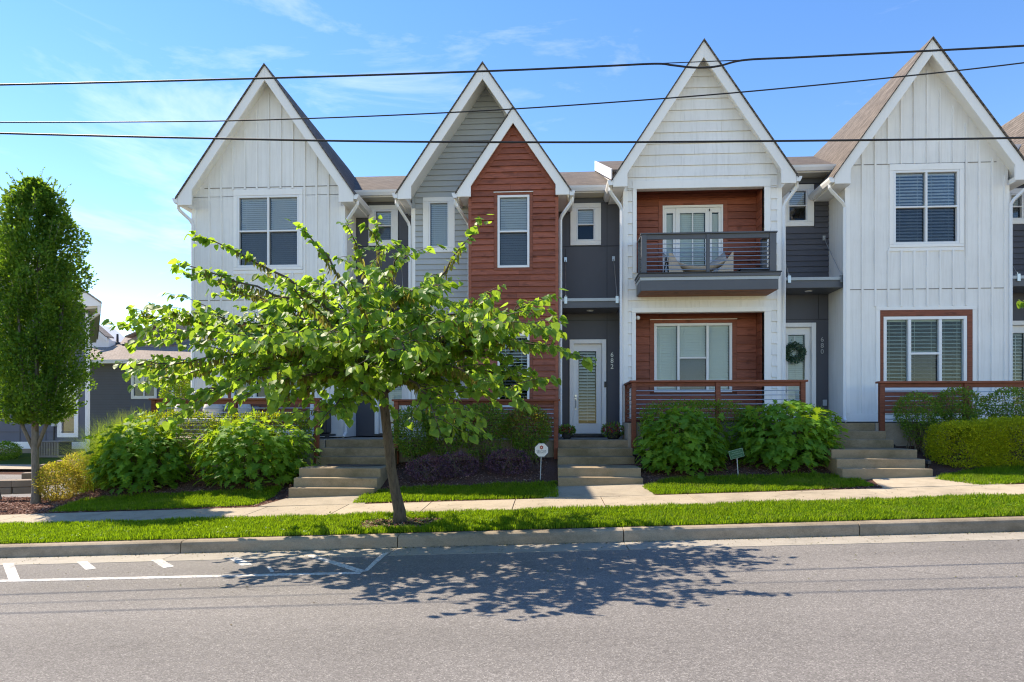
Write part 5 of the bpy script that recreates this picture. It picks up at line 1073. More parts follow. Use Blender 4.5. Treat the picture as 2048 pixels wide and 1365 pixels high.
def litter(name, n, f, label):
    P = np.array([f() for _ in range(n)]); an = rng.uniform(0, 2 * np.pi, n)
    o = scatter(name, *SMALL, P, np.stack([np.cos(an), np.sin(an), rng.normal(0, .15, n)], 1), np.stack([rng.normal(0, .3, n), rng.normal(0, .3, n), np.ones(n)], 1), rng.uniform(.006, .03, n), 'litter', None); return tag(o, label, 'litter', None, 'stuff')
leafmat('litter', [(0.05, 0.035, 0.02), (0.11, 0.08, 0.04), (0.13, 0.15, 0.04), (0.20, 0.16, 0.09)], (0.2, 0.2, 0.05), 0.1, 0.7, 0.2)
def _gut():
    x = random.uniform(-12, 12); d = abs(random.gauss(0, .05)) if random.random() < .75 else random.uniform(0, .55); y = YC - 0.014 - d
    return (x, y, SL * x - 0.010 + 0.014 * d / 0.58 + 0.006)
def _wlk():
    x = random.uniform(-12, 12); y = random.uniform(SWF, SWB); return (x, y, SL * x + 0.212 + 0.035 * (y - SWF) / (SWB - SWF) + .004)
def _rd():
    x = random.uniform(-9, 9); y = 8.0 - abs(random.gauss(0, 1.1)); return (x, y, SL * x + .006)
litter('leaf_litter', 2600, _gut, 'brown grit and leaf bits washed along the kerb'); litter('leaf_litter', 420, _wlk, 'scattered bits of leaf on the sidewalk slabs'); litter('leaf_litter', 380, _rd, 'scattered bits of leaf and gravel on the asphalt')

# ------------------------------------------------------------------ street tree (spreading, heart-shaped leaves)
tree = thing('street_tree', TB, 'spreading street tree with heart-shaped leaves and hanging seed pods by the kerb', 'tree', 'trees along the street')
def tp(px, py, Y): return Vector((X(px, Y), Y, Z(px, py, Y)))
trunk_pts = [TB - Vector((0, 0, 0.06)), tp(799, 1022, 9.61), tp(791, 985, 9.58), tp(783, 940, 9.54), tp(777, 890, 9.50), tp(771, 835, 9.45), tp(767, 790, 9.40), tp(764, 750, 9.34), tp(757, 700, 9.26), tp(752, 650, 9.18)]
part('trunk', MB().tube(trunk_pts, [0.115, 0.094, 0.080, 0.074, 0.072, 0.071, 0.074, 0.062, 0.050, 0.033], 12), 'bark', tree, smooth=True)
fork = [trunk_pts[6], trunk_pts[7], trunk_pts[8], trunk_pts[9]]
tips = [(385, 470, 8.7), (350, 528, 8.3), (375, 550, 9.3), (262, 634, 8.5), (258, 690, 9.0), (268, 748, 8.1), (350, 838, 7.7), (430, 590, 9.9), (600, 452, 9.1), (690, 447, 8.4), (752, 445, 9.4), (800, 500, 7.6),
        (962, 446, 8.9), (1112, 592, 8.7), (1100, 655, 8.0), (1182, 722, 8.4), (1075, 768, 9.1), (1042, 805, 7.7), (880, 866, 7.4), (640, 845, 7.6), (570, 815, 8.4), (330, 770, 9.5), (470, 800, 7.3), (985, 600, 9.9),
        (560, 560, 7.1), (700, 560, 6.7), (860, 590, 6.9), (1000, 660, 7.0), (620, 680, 6.5), (820, 720, 6.4), (480, 690, 7.0), (940, 740, 10.6), (720, 620, 10.8), (560, 700, 10.6), (640, 580, 9.8), (860, 640, 10.2), (400, 660, 7.6), (900, 560, 8.2), (540, 620, 8.8), (1010, 720, 8.9), (680, 760, 8.2), (860, 790, 8.6)]
brn = MB(); limbs = []; LPs, LD_, LN = [], [], []; PP, PD, PN = [], [], []
def qb(a, c, b, t): return a * (1 - t) ** 2 + c * 2 * t * (1 - t) + b * t * t
def add_leaf(p, out, up=0.5):
    dv = Vector((out.x, out.y, out.z)) * random.uniform(0.5, 1.0) + Vector((random.gauss(0, .35), random.gauss(0, .35), -random.uniform(0.35, 1.1)))
    nv = Vector((random.gauss(0, .5), random.gauss(-0.15, .5), up + random.uniform(0.1, 0.8))) + out * 0.5
    LPs.append(p); LD_.append(dv); LN.append(nv)
for i, (px, py, Y) in enumerate(tips):
    tip = tp(px, py, Y); st = fork[0].lerp(fork[3], random.random() ** 0.8 * 0.95) if py < 700 else fork[0].lerp(fork[2], random.random() * 0.8)
    L = (tip - st).length; mid = st.lerp(tip, 0.5) + Vector((random.gauss(0, .1) * L * .5, random.gauss(0, .1) * L * .5, L * random.uniform(0.05, 0.18) + (0.25 if py > 700 else 0)))
    path = [qb(st, mid, tip, k / 11) + Vector((random.gauss(0, .018), random.gauss(0, .018), random.gauss(0, .014))) * (k > 0) for k in range(12)]
    r0 = 0.012 + 0.0075 * L * 0.5
    lb = MB().tube(path, [r0 * (1 - k / 11) ** 0.8 + 0.0045 for k in range(12)], 6)
    part('limb', lb, 'bark', tree, smooth=True)
    dirv = (tip - st).normalized(); side = dirv.cross(Vector((0, 0, 1))).normalized()
    # leafy end of the limb: two hanging rows
    k = 0.50 if py > 560 else 0.40
    while k < 1.0:
        p = qb(st, mid, tip, k); sd = side * random.choice((-1, 1))
        dens = 0.032 if k > 0.68 else 0.065
        if k > 0.66 or random.random() < 0.5: add_leaf(p + Vector((random.gauss(0, .03), random.gauss(0, .03), random.uniform(-.02, .05))), sd * 0.7 + dirv * 0.6)
        k += dens / max(L, 0.6)
    for _ in range(5): add_leaf(tip + Vector((random.gauss(0, .06), random.gauss(0, .06), random.gauss(0, .04))), dirv)
    # pods along the bare middle of the limb
    k = 0.26
    while k < 0.80:
        p = qb(st, mid, tip, k)
        for _ in range(random.randint(2, 5)):
            PP.append(p + Vector((random.gauss(0, .022), random.gauss(0, .022), random.uniform(-.05, .0)))); PD.append(Vector((random.gauss(0, .22), random.gauss(0, .22), -1))); PN.append(Vector((random.gauss(0, 1), random.gauss(0, 1), 0.1)))
        k += 0.045 / max(L, 0.6)
    # drooping side sprays, thickest in the lower middle of the crown
    nt_ = int(L * (7.4 if py > 560 else 2.8))
    for q in range(nt_):
        k = random.uniform(0.16, 0.92); p = qb(st, mid, tip, k); sg = random.choice((-1, 1))
        if p.z > TB.z + 3.1 and random.random() < 0.55: continue
        ln = random.uniform(0.30, 1.15) * (1.15 - 0.5 * k); tv = (side * sg * random.uniform(.4, 1) + dirv * random.uniform(0.1, 1.0) + Vector((0, 0, random.uniform(-.25, .45)))).normalized()
        e = p + tv * ln + Vector((0, 0, -0.28 * ln * random.random())); mm_ = p.lerp(e, .5) + Vector((random.gauss(0, .05), random.gauss(0, .05), .16 * ln))
        tw = [qb(p, mm_, e, s_ / 5) for s_ in range(6)]; brn.tube(tw, [.0075, .0065, .0055, .0045, .0035, .002], 4, False)
        s_ = 0.12
        while s_ < 1.0:
            add_leaf(qb(p, mm_, e, s_) + Vector((random.gauss(0, .022), random.gauss(0, .022), random.gauss(-.01, .02))), tv * .6 + side * random.choice((-1, 1)) * .6); s_ += 0.046 / ln
        for _ in range(2): add_leaf(e, tv)
        if random.random() < 0.55:
            for s2 in range(9):
                PP.append(qb(p, mm_, e, random.random() * .6)); PD.append(Vector((random.gauss(0, .22), random.gauss(0, .22), -1))); PN.append(Vector((random.gauss(0, 1), random.gauss(0, 1), .1)))
tag(part('twigs', brn, 'bark', tree, smooth=True), kind='stuff')
LPs = np.array([tuple(v) for v in LPs]); LD_ = np.array([tuple(v) for v in LD_]); LN = np.array([tuple(v) for v in LN]); LS = 0.062 + 0.085 * rng.beta(1.5, 2.0, len(LPs))
near = np.argsort(LPs[:, 1] - LS * 8)[:300]; rest = np.setdiff1d(np.arange(len(LPs)), near)
fol = tag(scatter('foliage', *HEART, LPs[rest], LD_[rest], LN[rest], LS[rest], 'redbud_leaf', tree), kind='stuff')
hm = [tmesh('leaf', [(x * a, y, z * b) for x, y, z in HEART[0]], HEART[1], 'redbud_leaf') for a, b in ((1, 1), (0.9, 1.5), (1.1, 0.6), (1, -0.6))]
leaf_objects('leaf', hm, LPs[near], LD_[near], LN[near], LS[near], fol)
PPn = np.array([tuple(v) for v in PP]); tag(scatter('seed_pods', *POD, PPn, np.array([tuple(v) for v in PD]), np.array([tuple(v) for v in PN]), rng.uniform(0.06, 0.115, len(PPn)), 'redbud_pod', tree), kind='stuff')
print('leaves', len(LPs), 'pods', len(PPn))

# ------------------------------------------------------------------ columnar tree on the left
CB = Vector((X(72, 12.7), 12.7, float(ter(X(72, 12.7), 12.7)))); CB.z = Z(72, 990, 12.7)
ct = thing('columnar_tree', CB, 'tall narrow columnar tree with dense small dark leaves on the mulch slope', 'tree', 'trees along the street')
part('trunk', MB().tube([CB - Vector((0, 0, .35)), CB, CB + Vector((0, 0, .15)), CB + Vector((-0.02, 0, .8)), CB + Vector((-.02, 0, 1.5)), CB + Vector((0, 0, 2.6)), CB + Vector((0.05, 0, 4.6)), CB + Vector((0.05, 0, 6.0))], [.115, .085, .074, .068, .062, .05, .03, .01], 12), 'pale_bark', ct, smooth=True)
for dx, dy, z0 in ((-0.42, -.1, 0.85), (0.34, .12, 0.95), (-.25, .2, 1.2), (.22, -.25, 1.3), (-.5, 0, 1.6), (.45, .1, 1.7), (0, -.4, 1.5)):
    part('limb', MB().tube([CB + Vector((0, 0, z0)), CB + Vector((dx * .55, dy * .6, z0 + .55)), CB + Vector((dx * .95, dy, z0 + 1.4)), CB + Vector((dx * 1.25, dy * 1.2, z0 + 3.1))], [.042, .036, .028, .01], 8), 'pale_bark', ct, smooth=True)
H = Z(72, 360, 12.7) - CB.z; n = 50000
tz = rng.beta(1.25, 1.25, n); zc = 1.45 + (H - 1.45) * tz
prof = np.interp(tz, [0, 0.04, 0.15, 0.35, 0.6, 0.8, 0.92, 1.0], [0.42, 0.76, 0.97, 1.04, 1.00, 0.79, 0.50, 0.10])
an = rng.uniform(0, 2 * np.pi, n); rr = prof * np.sqrt(rng.uniform(0.05, 1, n)) * (0.84 + 0.20 * np.sin(an * 3 + zc * 2.3) + 0.13 * np.sin(an * 7 - zc * 5.1))
lump = np.sin(an * 5 + zc * 3.3) + np.sin(zc * 6.1 - an * 2); keep = lump > -1.35
Pc = np.stack([CB.x + rr * np.cos(an), CB.y + rr * np.sin(an), CB.z + zc], 1)[keep]; an = an[keep]; n = len(Pc)
dc = np.stack([np.cos(an) * .6, np.sin(an) * .6, rng.uniform(0.0, 1.0, n)], 1) + rng.normal(0, .45, (n, 3)); nc = np.stack([np.cos(an) * .5, np.sin(an) * .5, np.ones(n) * .8], 1) + rng.normal(0, .5, (n, 3))
tag(scatter('foliage', *SMALL, Pc, dc, nc, rng.uniform(0.055, 0.10, n), 'column_leaf', ct), kind='stuff')
# protruding leafy shoots break the outline
sh = MB(); SP = []; SD = []
for _ in range(150):
    t = random.random(); z_ = 1.5 + (H - 1.5) * t; r_ = float(np.interp(t, [0, .15, .6, .9, 1], [.55, .98, 1.0, .55, .1])); a = random.uniform(0, 6.283)
    p = CB + Vector((r_ * .85 * math.cos(a), r_ * .85 * math.sin(a), z_)); dv = Vector((math.cos(a) * .5, math.sin(a) * .5, random.uniform(.5, 1.1))).normalized() * random.uniform(.18, .42)
    sh.tube([p, p + dv], [.004, .002], 3, False)
    for s_ in range(9): SP.append(p + dv * (s_ / 8)); SD.append(dv.normalized() + Vector((random.gauss(0, .6), random.gauss(0, .6), random.gauss(0, .4))))
tag(part('shoots', sh, 'pale_bark', ct), kind='stuff'); SPn = np.array([tuple(v) for v in SP])
tag(scatter('shoot_leaves', *SMALL, SPn, np.array([tuple(v) for v in SD]), rng.normal(0, 1, (len(SP), 3)), rng.uniform(.05, .08, len(SP)), 'column_leaf', ct), kind='stuff')

# ------------------------------------------------------------------ shrubs
def gz(x, y): return float(ter(x, y))
lm = [tmesh('leaf', [(x * a, y, z * b) for x, y, z in LOBE[0]], LOBE[1], 'hydrangea_leaf') for a, b in ((1, 1), (0.92, 1.5), (1.1, 0.6), (1.05, 0.2))]
def hydrangea(pxl, pxr, pyt, Y, dep, label):
    xl, xr = X(pxl, Y), X(pxr, Y); cx = (xl + xr) / 2; rx = (xr - xl) / 2; g = gz(cx, Y - dep * .4); top = Z((pxl + pxr) / 2, pyt, Y); Hh = top - g
    t = thing('oakleaf_shrub', (cx, Y, g), label, 'shrub', 'large oakleaf shrubs')
    st = MB()
    for _ in range(16):
        a = random.uniform(0, 6.28); r = random.random() ** .5 * .85
        st.tube([(cx + random.gauss(0, .12), Y + random.gauss(0, .1), g - .03), (cx + rx * r * .6 * math.cos(a), Y + dep * r * .6 * math.sin(a), g + Hh * .4), (cx + rx * r * math.cos(a), Y + dep * r * math.sin(a), g + Hh * .78)], [.014, .011, .007], 5)
    tag(part('stems', st, 'cane', t), kind='stuff')
    def shell(n, k0, k1, zlo):
        th = rng.uniform(0, 2 * np.pi, n); u = rng.uniform(zlo, 1, n); k = rng.uniform(k0, k1, n)
        el = np.arcsin(np.clip(u, -1, 1)); c = np.cos(el) ** 0.92
        lob = 1 + 0.07 * np.sin(th * 4 + 1) + 0.06 * np.sin(th * 7 + el * 4)
        nx, ny, nz = c * np.cos(th), c * np.sin(th), np.where(u > 0, u ** 0.85, u)
        P = np.stack([cx + rx * nx * k * lob, Y + dep * ny * k * lob, g + Hh * (0.40 + 0.58 * nz * k * lob)], 1)
        N = np.stack([nx * .8, ny * .8, np.abs(nz) + 0.75], 1) + rng.normal(0, .30, (n, 3))
        D = np.stack([nx + .001, ny, -0.05 - 0.55 * (1 - np.abs(nz))], 1) + rng.normal(0, .42, (n, 3))
        return P, D, N
    P1, D1, N1 = shell(1100, 0.55, 0.98, -0.70)
    fol = tag(scatter('foliage', *LOBE, P1, D1, N1, rng.uniform(.10, .175, 1100), 'hydrangea_leaf', t), kind='stuff')
    P2, D2, N2 = shell(620, 0.93, 1.07, -0.62); k = P2[:, 1] < Y + dep * .45; P2, D2, N2 = P2[k][:300], D2[k][:300], N2[k][:300]
    leaf_objects('leaf', lm, P2, D2, N2, rng.uniform(.105, .195, len(P2)), fol)
hydrangea(202, 376, 838, 13.35, 0.72, 'large oakleaf shrub next to the tall ornamental grass')
hydrangea(404, 616, 836, 13.35, 0.72, 'large oakleaf shrub just left of the steps behind the street tree')
hydrangea(1282, 1446, 820, 13.35, 0.68, 'large oakleaf shrub to the left of the green yard sign')
hydrangea(1474, 1674, 806, 13.45, 0.74, 'large oakleaf shrub to the right of the green yard sign')
def mass(name, mat, label, cat, group, boxes, n, size, up=0.7, kind_leaf=SMALL, stems=0, mat2=None, f2=0.0, toplit=None, droop=0.0):
    """leafy mass filling a list of ellipsoids (cx, cy, cz, rx, ry, rz)"""
    b0 = boxes[0]; t = thing(name, (b0[0], b0[1], gz(b0[0], b0[1])), label, cat, group); Ps, Ns = [], []
    vol = np.array([b[3] * b[4] * b[5] for b in boxes]); cnt = (n * vol / vol.sum()).astype(int)
    for b, c in zip(boxes, cnt):
        v = unit(rng.normal(0, 1, (c, 3))); sq = b[6] if len(b) > 6 else 2.0
        if sq > 2: v = v / (np.abs(v) ** sq).sum(1, keepdims=True) ** (1 / sq)
        r = rng.uniform(0.5, 1, c) ** (1 / 2.6) * (1 + rng.normal(0, .045, c))
        Ps.append(np.stack([b[0] + v[:, 0] * r * b[3], b[1] + v[:, 1] * r * b[4], b[2] + v[:, 2] * r * b[5]], 1)); Ns.append(v)
    P = np.concatenate(Ps); V_ = np.concatenate(Ns); m_ = len(P); ok = P[:, 2] > ter(P[:, 0], P[:, 1]) + 0.01; P, V_ = P[ok], V_[ok]; m_ = len(P)
    D = V_ * .8 + rng.normal(0, .55, (m_, 3)) + np.array([0, 0, 0.35 - droop]); N = V_ * .5 + np.array([0, 0, up]) + rng.normal(0, .5, (m_, 3)); s_ = rng.uniform(size[0], size[1], m_)
    sel = np.zeros(m_, bool)
    if mat2: sel = (rng.random(m_) < f2 * np.clip((V_[:, 2] + .2) * 1.3, 0, 1))
    tag(scatter('foliage', *kind_leaf, P[~sel], D[~sel], N[~sel], s_[~sel], mat, t), kind='stuff')
    if mat2 and sel.any(): tag(scatter('new_growth', *kind_leaf, P[sel], D[sel], N[sel], s_[sel] * 1.1, mat2, t), kind='stuff')
    if stems:
        sm_ = MB()
        for b in boxes:
            for _ in range(stems):
                bx_, by_ = b[0] + random.gauss(0, b[3] * .3), b[1] + random.gauss(0, b[4] * .3); e = Vector((b[0] + random.uniform(-.8, .8) * b[3], b[1] + random.uniform(-.7, .7) * b[4], b[2] + b[5] * random.uniform(-.2, .75))); g = gz(bx_, by_)
                sm_.tube([(bx_, by_, g - .02), ((bx_ * .6 + e.x * .4), (by_ * .6 + e.y * .4), g + (e.z - g) * .5), e], [.010, .008, .004], 4)
        tag(part('stems', sm_, 'cane', t), kind='stuff')
    return t
def el(pxl, pxr, pyt, pyb, Y, ry, sq=2.0):
    xl, xr = X(pxl, Y), X(pxr, Y); pm = (pxl + pxr) / 2; zt_, zb_ = Z(pm, pyt, Y), Z(pm, pyb, Y)
    return ((xl + xr) / 2, Y, (zt_ + zb_) / 2, (xr - xl) / 2, ry, (zt_ - zb_) / 2, sq)
mass('clipped_hedge', 'hedge_leaf', 'clipped green hedge under the balcony house railing, behind the oakleaf shrubs', 'hedge', 'clipped hedges at the porches', [el(1282, 1500, 803, 900, 13.92, 0.24, 4), el(1480, 1662, 812, 900, 13.95, 0.2, 4)], 15000, (.03, .05), stems=10)
mass('clipped_hedge', 'hedge_leaf', 'clipped yellow-green hedge behind the oakleaf shrubs at the downhill porch', 'hedge', 'clipped hedges at the porches', [el(268, 440, 824, 925, 13.9, 0.26, 4), el(430, 622, 826, 925, 13.92, 0.24, 4)], 14000, (.03, .055), stems=8, mat2='spirea_leaf', f2=0.35)
NG = 'nandina shrubs in front of the porches'
for i, (a, b, c, d, lab) in enumerate(((784, 874, 812, 915, 'dark green nandina nearest the street tree trunk, bushy to the ground'), (842, 938, 806, 875, 'dark green nandina with bare canes, second from the tree trunk'),
        (905, 1026, 807, 880, 'wide dark green nandina with bare canes, third from the tree trunk'), (1008, 1104, 811, 900, 'nandina with yellow-orange top growth behind the octagonal sign'))):
    mass('nandina_shrub', 'nandina_leaf', lab, 'shrub', NG, [el(a, b, c, d, 13.92, 0.34), el(a + 12, b - 12, c + 8, min(d + 40, 925), 13.9, 0.26)], 5200, (.034, .065), 0.9, stems=9, mat2='nandina_new', f2=0.5 if i == 3 else 0.05)
for i, (a, b, c, d, lab) in enumerate(((1790, 1880, 786, 862, 'nandina with bare canes nearest the steps of the upper house'), (1872, 1965, 776, 850, 'nandina with reddish shoot tips in front of the upper railing post'), (1968, 2075, 776, 850, 'nandina at the picture edge above the yellow-green hedge'))):
    mass('nandina_shrub', 'nandina_leaf', lab, 'shrub', NG, [el(a, b, c, d, 13.85, 0.36), el(a + 14, b - 10, c + 30, d + 25, 13.85, 0.26)], 4200, (.03, .058), 0.9, stems=12, mat2='nandina_new', f2=0.10)
mass('spirea_hedge', 'spirea_leaf', 'yellow-green clipped low hedge by the steps of the upper house', 'hedge', None, [el(1866, 2000, 845, 936, 13.15, 0.5, 4), el(1940, 2130, 838, 932, 13.15, 0.52, 5)], 32000, (.028, .052), stems=10, mat2='hedge_leaf', f2=0.0)
PG = 'dark purple low shrubs in the mulch'
mass('purple_shrub', 'purple_leaf', 'dark purple low shrub closest to the street tree trunk', 'shrub', PG, [el(812, 905, 912, 965, 13.2, 0.35), el(865, 960, 905, 958, 13.35, 0.3)], 3000, (.03, .055), stems=8, droop=.2)
mass('purple_shrub', 'purple_leaf', 'dark purple low shrub between the nandinas and the octagonal sign', 'shrub', PG, [el(970, 1062, 898, 952, 13.4, 0.32)], 1900, (.03, .055), stems=8, droop=.2)
SG = 'small golden shrubs on the mulch slope'
mass('golden_shrub', 'spirea_orange', 'low golden-green shrub right beside the columnar tree trunk', 'shrub', SG, [el(80, 155, 925, 1003, 12.9, 0.40)], 5200, (.03, .05), stems=6, mat2='spirea_leaf', f2=.3)
mass('golden_shrub', 'spirea_orange', 'orange-tipped golden shrub behind, next to the oakleaf shrub', 'shrub', SG, [el(122, 208, 904, 985, 14.2, 0.45), el(160, 212, 906, 985, 13.7, 0.38)], 6800, (.03, .05), stems=6, mat2='spirea_leaf', f2=.2)
mass('round_shrub', 'hedge_leaf', 'small round green shrub by the slate building at the picture edge', 'shrub', None, [(X(8, 26.5), 26.5, Z(8, 903, 26.5), 0.62, .6, .42)], 3500, (.05, .08))
mass('leafy_shrub', 'hedge_leaf', 'tall loose shrub rising behind the downhill porch railing', 'shrub', None, [el(326, 386, 738, 830, 17.5, .4), el(345, 384, 722, 790, 17.3, .3)], 3600, (.05, .09), stems=8, mat2='spirea_leaf', f2=.3)
# tall ornamental grass
og_ = thing('ornamental_grass', (X(252, 13.9), 13.9, gz(X(252, 13.9), 13.9)), 'tall fountain of bright green ornamental grass beside the downhill porch', 'grass clump')
n = 6500; bx_ = X(250, 13.9) + rng.normal(0, .36, n); by_ = 13.9 + rng.normal(0, .18, n); bz_ = ter(bx_, by_); a = rng.uniform(0, 2 * np.pi, n); Ls = rng.uniform(0.9, 1.75, n); sp = np.abs(rng.normal(.0, .45, n)) + .10
V = []; ks = np.linspace(0, 1, 6); dxy = np.stack([np.cos(a), np.sin(a)], 1); wv = rng.uniform(.0035, .006, n)
for k in ks:
    outw = Ls * sp * k ** 1.7 * 1.2; up_ = Ls * (k - .33 * sp * k ** 2.6 * 1.6); c = np.stack([bx_ + dxy[:, 0] * outw, by_ + dxy[:, 1] * outw, bz_ + up_], 1)
    s_ = np.stack([-dxy[:, 1], dxy[:, 0], 0 * bx_], 1) * (wv * (1 - k * .92))[:, None]; V += [c - s_, c + s_]
V = np.stack(V, 1); F = np.array([[2 * i, 2 * i + 1, 2 * i + 3, 2 * i + 2] for i in range(5)])[None] + (np.arange(n) * 12)[:, None, None]
tag(npmesh('blades', V.reshape(-1, 3), F.reshape(-1, 4), 'reed_blade', og_), kind='stuff')

# ------------------------------------------------------------------ flowers, wreath, signs, porch things
for pxl, pxr, pyt, lab in ((1118, 1150, 851, 'pot of dark red flowers left of the white door 682'), (1203, 1250, 846, 'pot of dark red flowers right of the white door 682')):
    yf = 15.1; x0_, x1_ = X(pxl, yf), X(pxr, yf); cx = (x0_ + x1_) / 2; r_ = (x1_ - x0_) / 2; zt_ = Z(cx and pxl, pyt, yf)
    t = thing('flower_pot', (cx, yf, PZ1), lab, 'flower pot', 'flower pots by the door')
    part('pot', MB().lathe([(r_ * .42, 0), (r_ * .55, .05), (r_ * .66, .15), (r_ * .70, .17)], (cx, yf, PZ1 - .006), 14), 'pot', t, smooth=True)
    m_ = 900; v = unit(rng.normal(0, 1, (m_, 3))); P = np.stack([cx + v[:, 0] * r_ * .95, yf + v[:, 1] * r_ * .8, PZ1 + .20 + v[:, 2] * (zt_ - PZ1 - .20) * rng.uniform(.5, 1.1, m_)], 1); P[:, 2] = np.maximum(P[:, 2], PZ1 + .03)
    fl = (rng.random(m_) < .34) & (v[:, 2] > -.35)
    tag(scatter('foliage', *SMALL, P[~fl], v[~fl] + rng.normal(0, .5, (int((~fl).sum()), 3)), rng.normal(0, 1, (int((~fl).sum()), 3)), rng.uniform(.03, .06, int((~fl).sum())), 'nandina_leaf', t), kind='stuff')
    tag(scatter('flowers', *HEART, P[fl] * 1.0, rng.normal(0, 1, (int(fl.sum()), 3)), v[fl], rng.uniform(.02, .035, int(fl.sum())), 'red_flower', t), kind='stuff')
wy = YB + 0.02; wc = Vector((X(1589, wy), wy, Z(1589, 706, wy))); t = thing('wreath', wc, 'round green leafy wreath hanging on the glass of door 680', 'wreath')
part('wreath_ring', MB().tube([(wc.x + .17 * math.cos(k / 20 * 6.2832), wy, wc.z + .17 * math.sin(k / 20 * 6.2832)) for k in range(21)], .018, 6), 'cane', t)
m_ = 900; a = rng.uniform(0, 2 * np.pi, m_); r_ = .17 + rng.normal(0, .045, m_); P = np.stack([wc.x + r_ * np.cos(a), wy + rng.uniform(-.07, .01, m_), wc.z + r_ * np.sin(a)], 1)
scatter('wreath_leaves', *SMALL, P, np.stack([np.cos(a), 0 * a - .3, np.sin(a)], 1) + rng.normal(0, .6, (m_, 3)), rng.normal(0, 1, (m_, 3)) + np.array([0, -1, 0]), rng.uniform(.04, .075, m_), 'wreath_leaf', t)
boxpart(t, 'hanger', 'sign_white', wc.x - .012, wc.x + .012, wy - .012, wy - .006, wc.z + .17, wc.z + .42)
# octagonal security sign
sy = 12.95; sx, sz = X(1083, sy), Z(1083, 900.5, sy); R_ = (X(1096, sy) - X(1070, sy)) / 2
t = thing('yard_sign', (X(1081, sy), sy, gz(X(1081, sy), sy)), 'small white octagonal security sign on a thin post in the mulch', 'sign')
octp = [(sx + R_ / math.cos(math.pi / 8) * math.cos(math.pi / 8 + k * math.pi / 4), sz + R_ / math.cos(math.pi / 8) * math.sin(math.pi / 8 + k * math.pi / 4)) for k in range(8)]
part('sign_border', MB().poly([(sx + (p - sx) * 1.06, sz + (q - sz) * 1.06) for p, q in octp], sy, sy + .004), 'sign_ink', t)
part('sign_face', MB().poly(octp, sy - .003, sy - .0005), 'sign_white', t)
part('post', MB().tube([(X(1080.5, sy), sy + .012, gz(sx, sy) - .05), (sx - .005, sy + .012, sz - R_ * .6)], .010, 8), 'metal_edge', t)
text('lettering', 'VECTOR', (sx, sy - .004, sz - R_ * .16), R_ * .40, 'sign_ink', t, ext=.0008); text('lettering', 'SECURITY', (sx, sy - .004, sz - R_ * .42), R_ * .30, 'sign_ink', t, ext=.0008)
em = MB()
for k in range(6):
    a = k * math.pi / 3 + math.pi / 6; c = (sx + R_ * .19 * math.cos(a), sz + R_ * .40 + R_ * .19 * math.sin(a)); em.poly([(c[0] + R_ * .125 * math.cos(j * math.pi / 3), c[1] + R_ * .125 * math.sin(j * math.pi / 3)) for j in range(6)], sy - .0045, sy - .0032)
part('emblem', em, 'sign_red', t)
# green yard sign, tilted
gy = 12.75; gx, gz_ = X(1473, gy), Z(1473, 908, gy); t = thing('yard_sign', (X(1476, gy), gy, gz(X(1476, gy), gy)), 'small tilted dark green yard sign with white lettering between the oakleaf shrubs', 'sign')
tl = math.radians(15); rotp = lambda u, v: (gx + u * math.cos(tl) - v * math.sin(tl), gz_ + u * math.sin(tl) + v * math.cos(tl)); w_, h_ = .138, .083
part('sign_border', MB().poly([rotp(-w_, -h_), rotp(w_, -h_), rotp(w_, h_), rotp(-w_, h_)], gy, gy + .006), 'sign_text', t)
part('sign_face', MB().poly([rotp(-w_ + .007, -h_ + .007), rotp(w_ - .007, -h_ + .007), rotp(w_ - .007, h_ - .007), rotp(-w_ + .007, h_ - .007)], gy - .003, gy - .0005), 'green_sign', t)
part('post', MB().tube([(X(1477.5, gy), gy + .015, gz(gx, gy) - .05), (*[rotp(0, -.03)[0]], gy + .012, rotp(0, -.03)[1])], .010, 6), 'metal_edge', t)
for ln, v, sz_ in (('Property of', .040, .036), ('Love Neighborly', .0, .034), ('Community Garden', -.046, .024)):
    u_, q_ = rotp(0, v); text('lettering', ln, (u_, gy - .004, q_), sz_, 'sign_text', t, (math.pi / 2, -tl, 0), .0006)
# dark sign corner at the left picture edge
ey = 11.9; t = thing('yard_sign', (X(-6, ey), ey, gz(X(-6, ey), ey)), 'corner of a dark brown yard sign at the left picture edge', 'sign')
ex_, ez_ = X(-6, ey), Z(-6, 992, ey); tl2 = -.5
part('sign_face', MB().poly([(ex_ - .12, ez_ - .05), (ex_ + .10, ez_ - .07), (ex_ + .05, ez_ + .09), (ex_ - .13, ez_ + .12)], ey, ey + .012), 'pot', t); part('post', MB().tube([(ex_, ey + .02, ez_ - .3), (ex_, ey + .02, ez_)], .012, 6), 'metal_edge', t)
# mat on the landing
mt = thing('door_mat', (-4.2, 13.2, 0.7), 'black half-round mat on the landing of the steps behind the tree', 'mat')
zl = PZ1 - (PZ1 - float(ter(-4.3, 12.2))) * 3 / 6
part('mat', MB().slab([(-4.2 + .62 * math.cos(k / 16 * math.pi), 13.66 - .5 * math.sin(k / 16 * math.pi), zl + .012) for k in range(17)], .014), 'pot', mt)
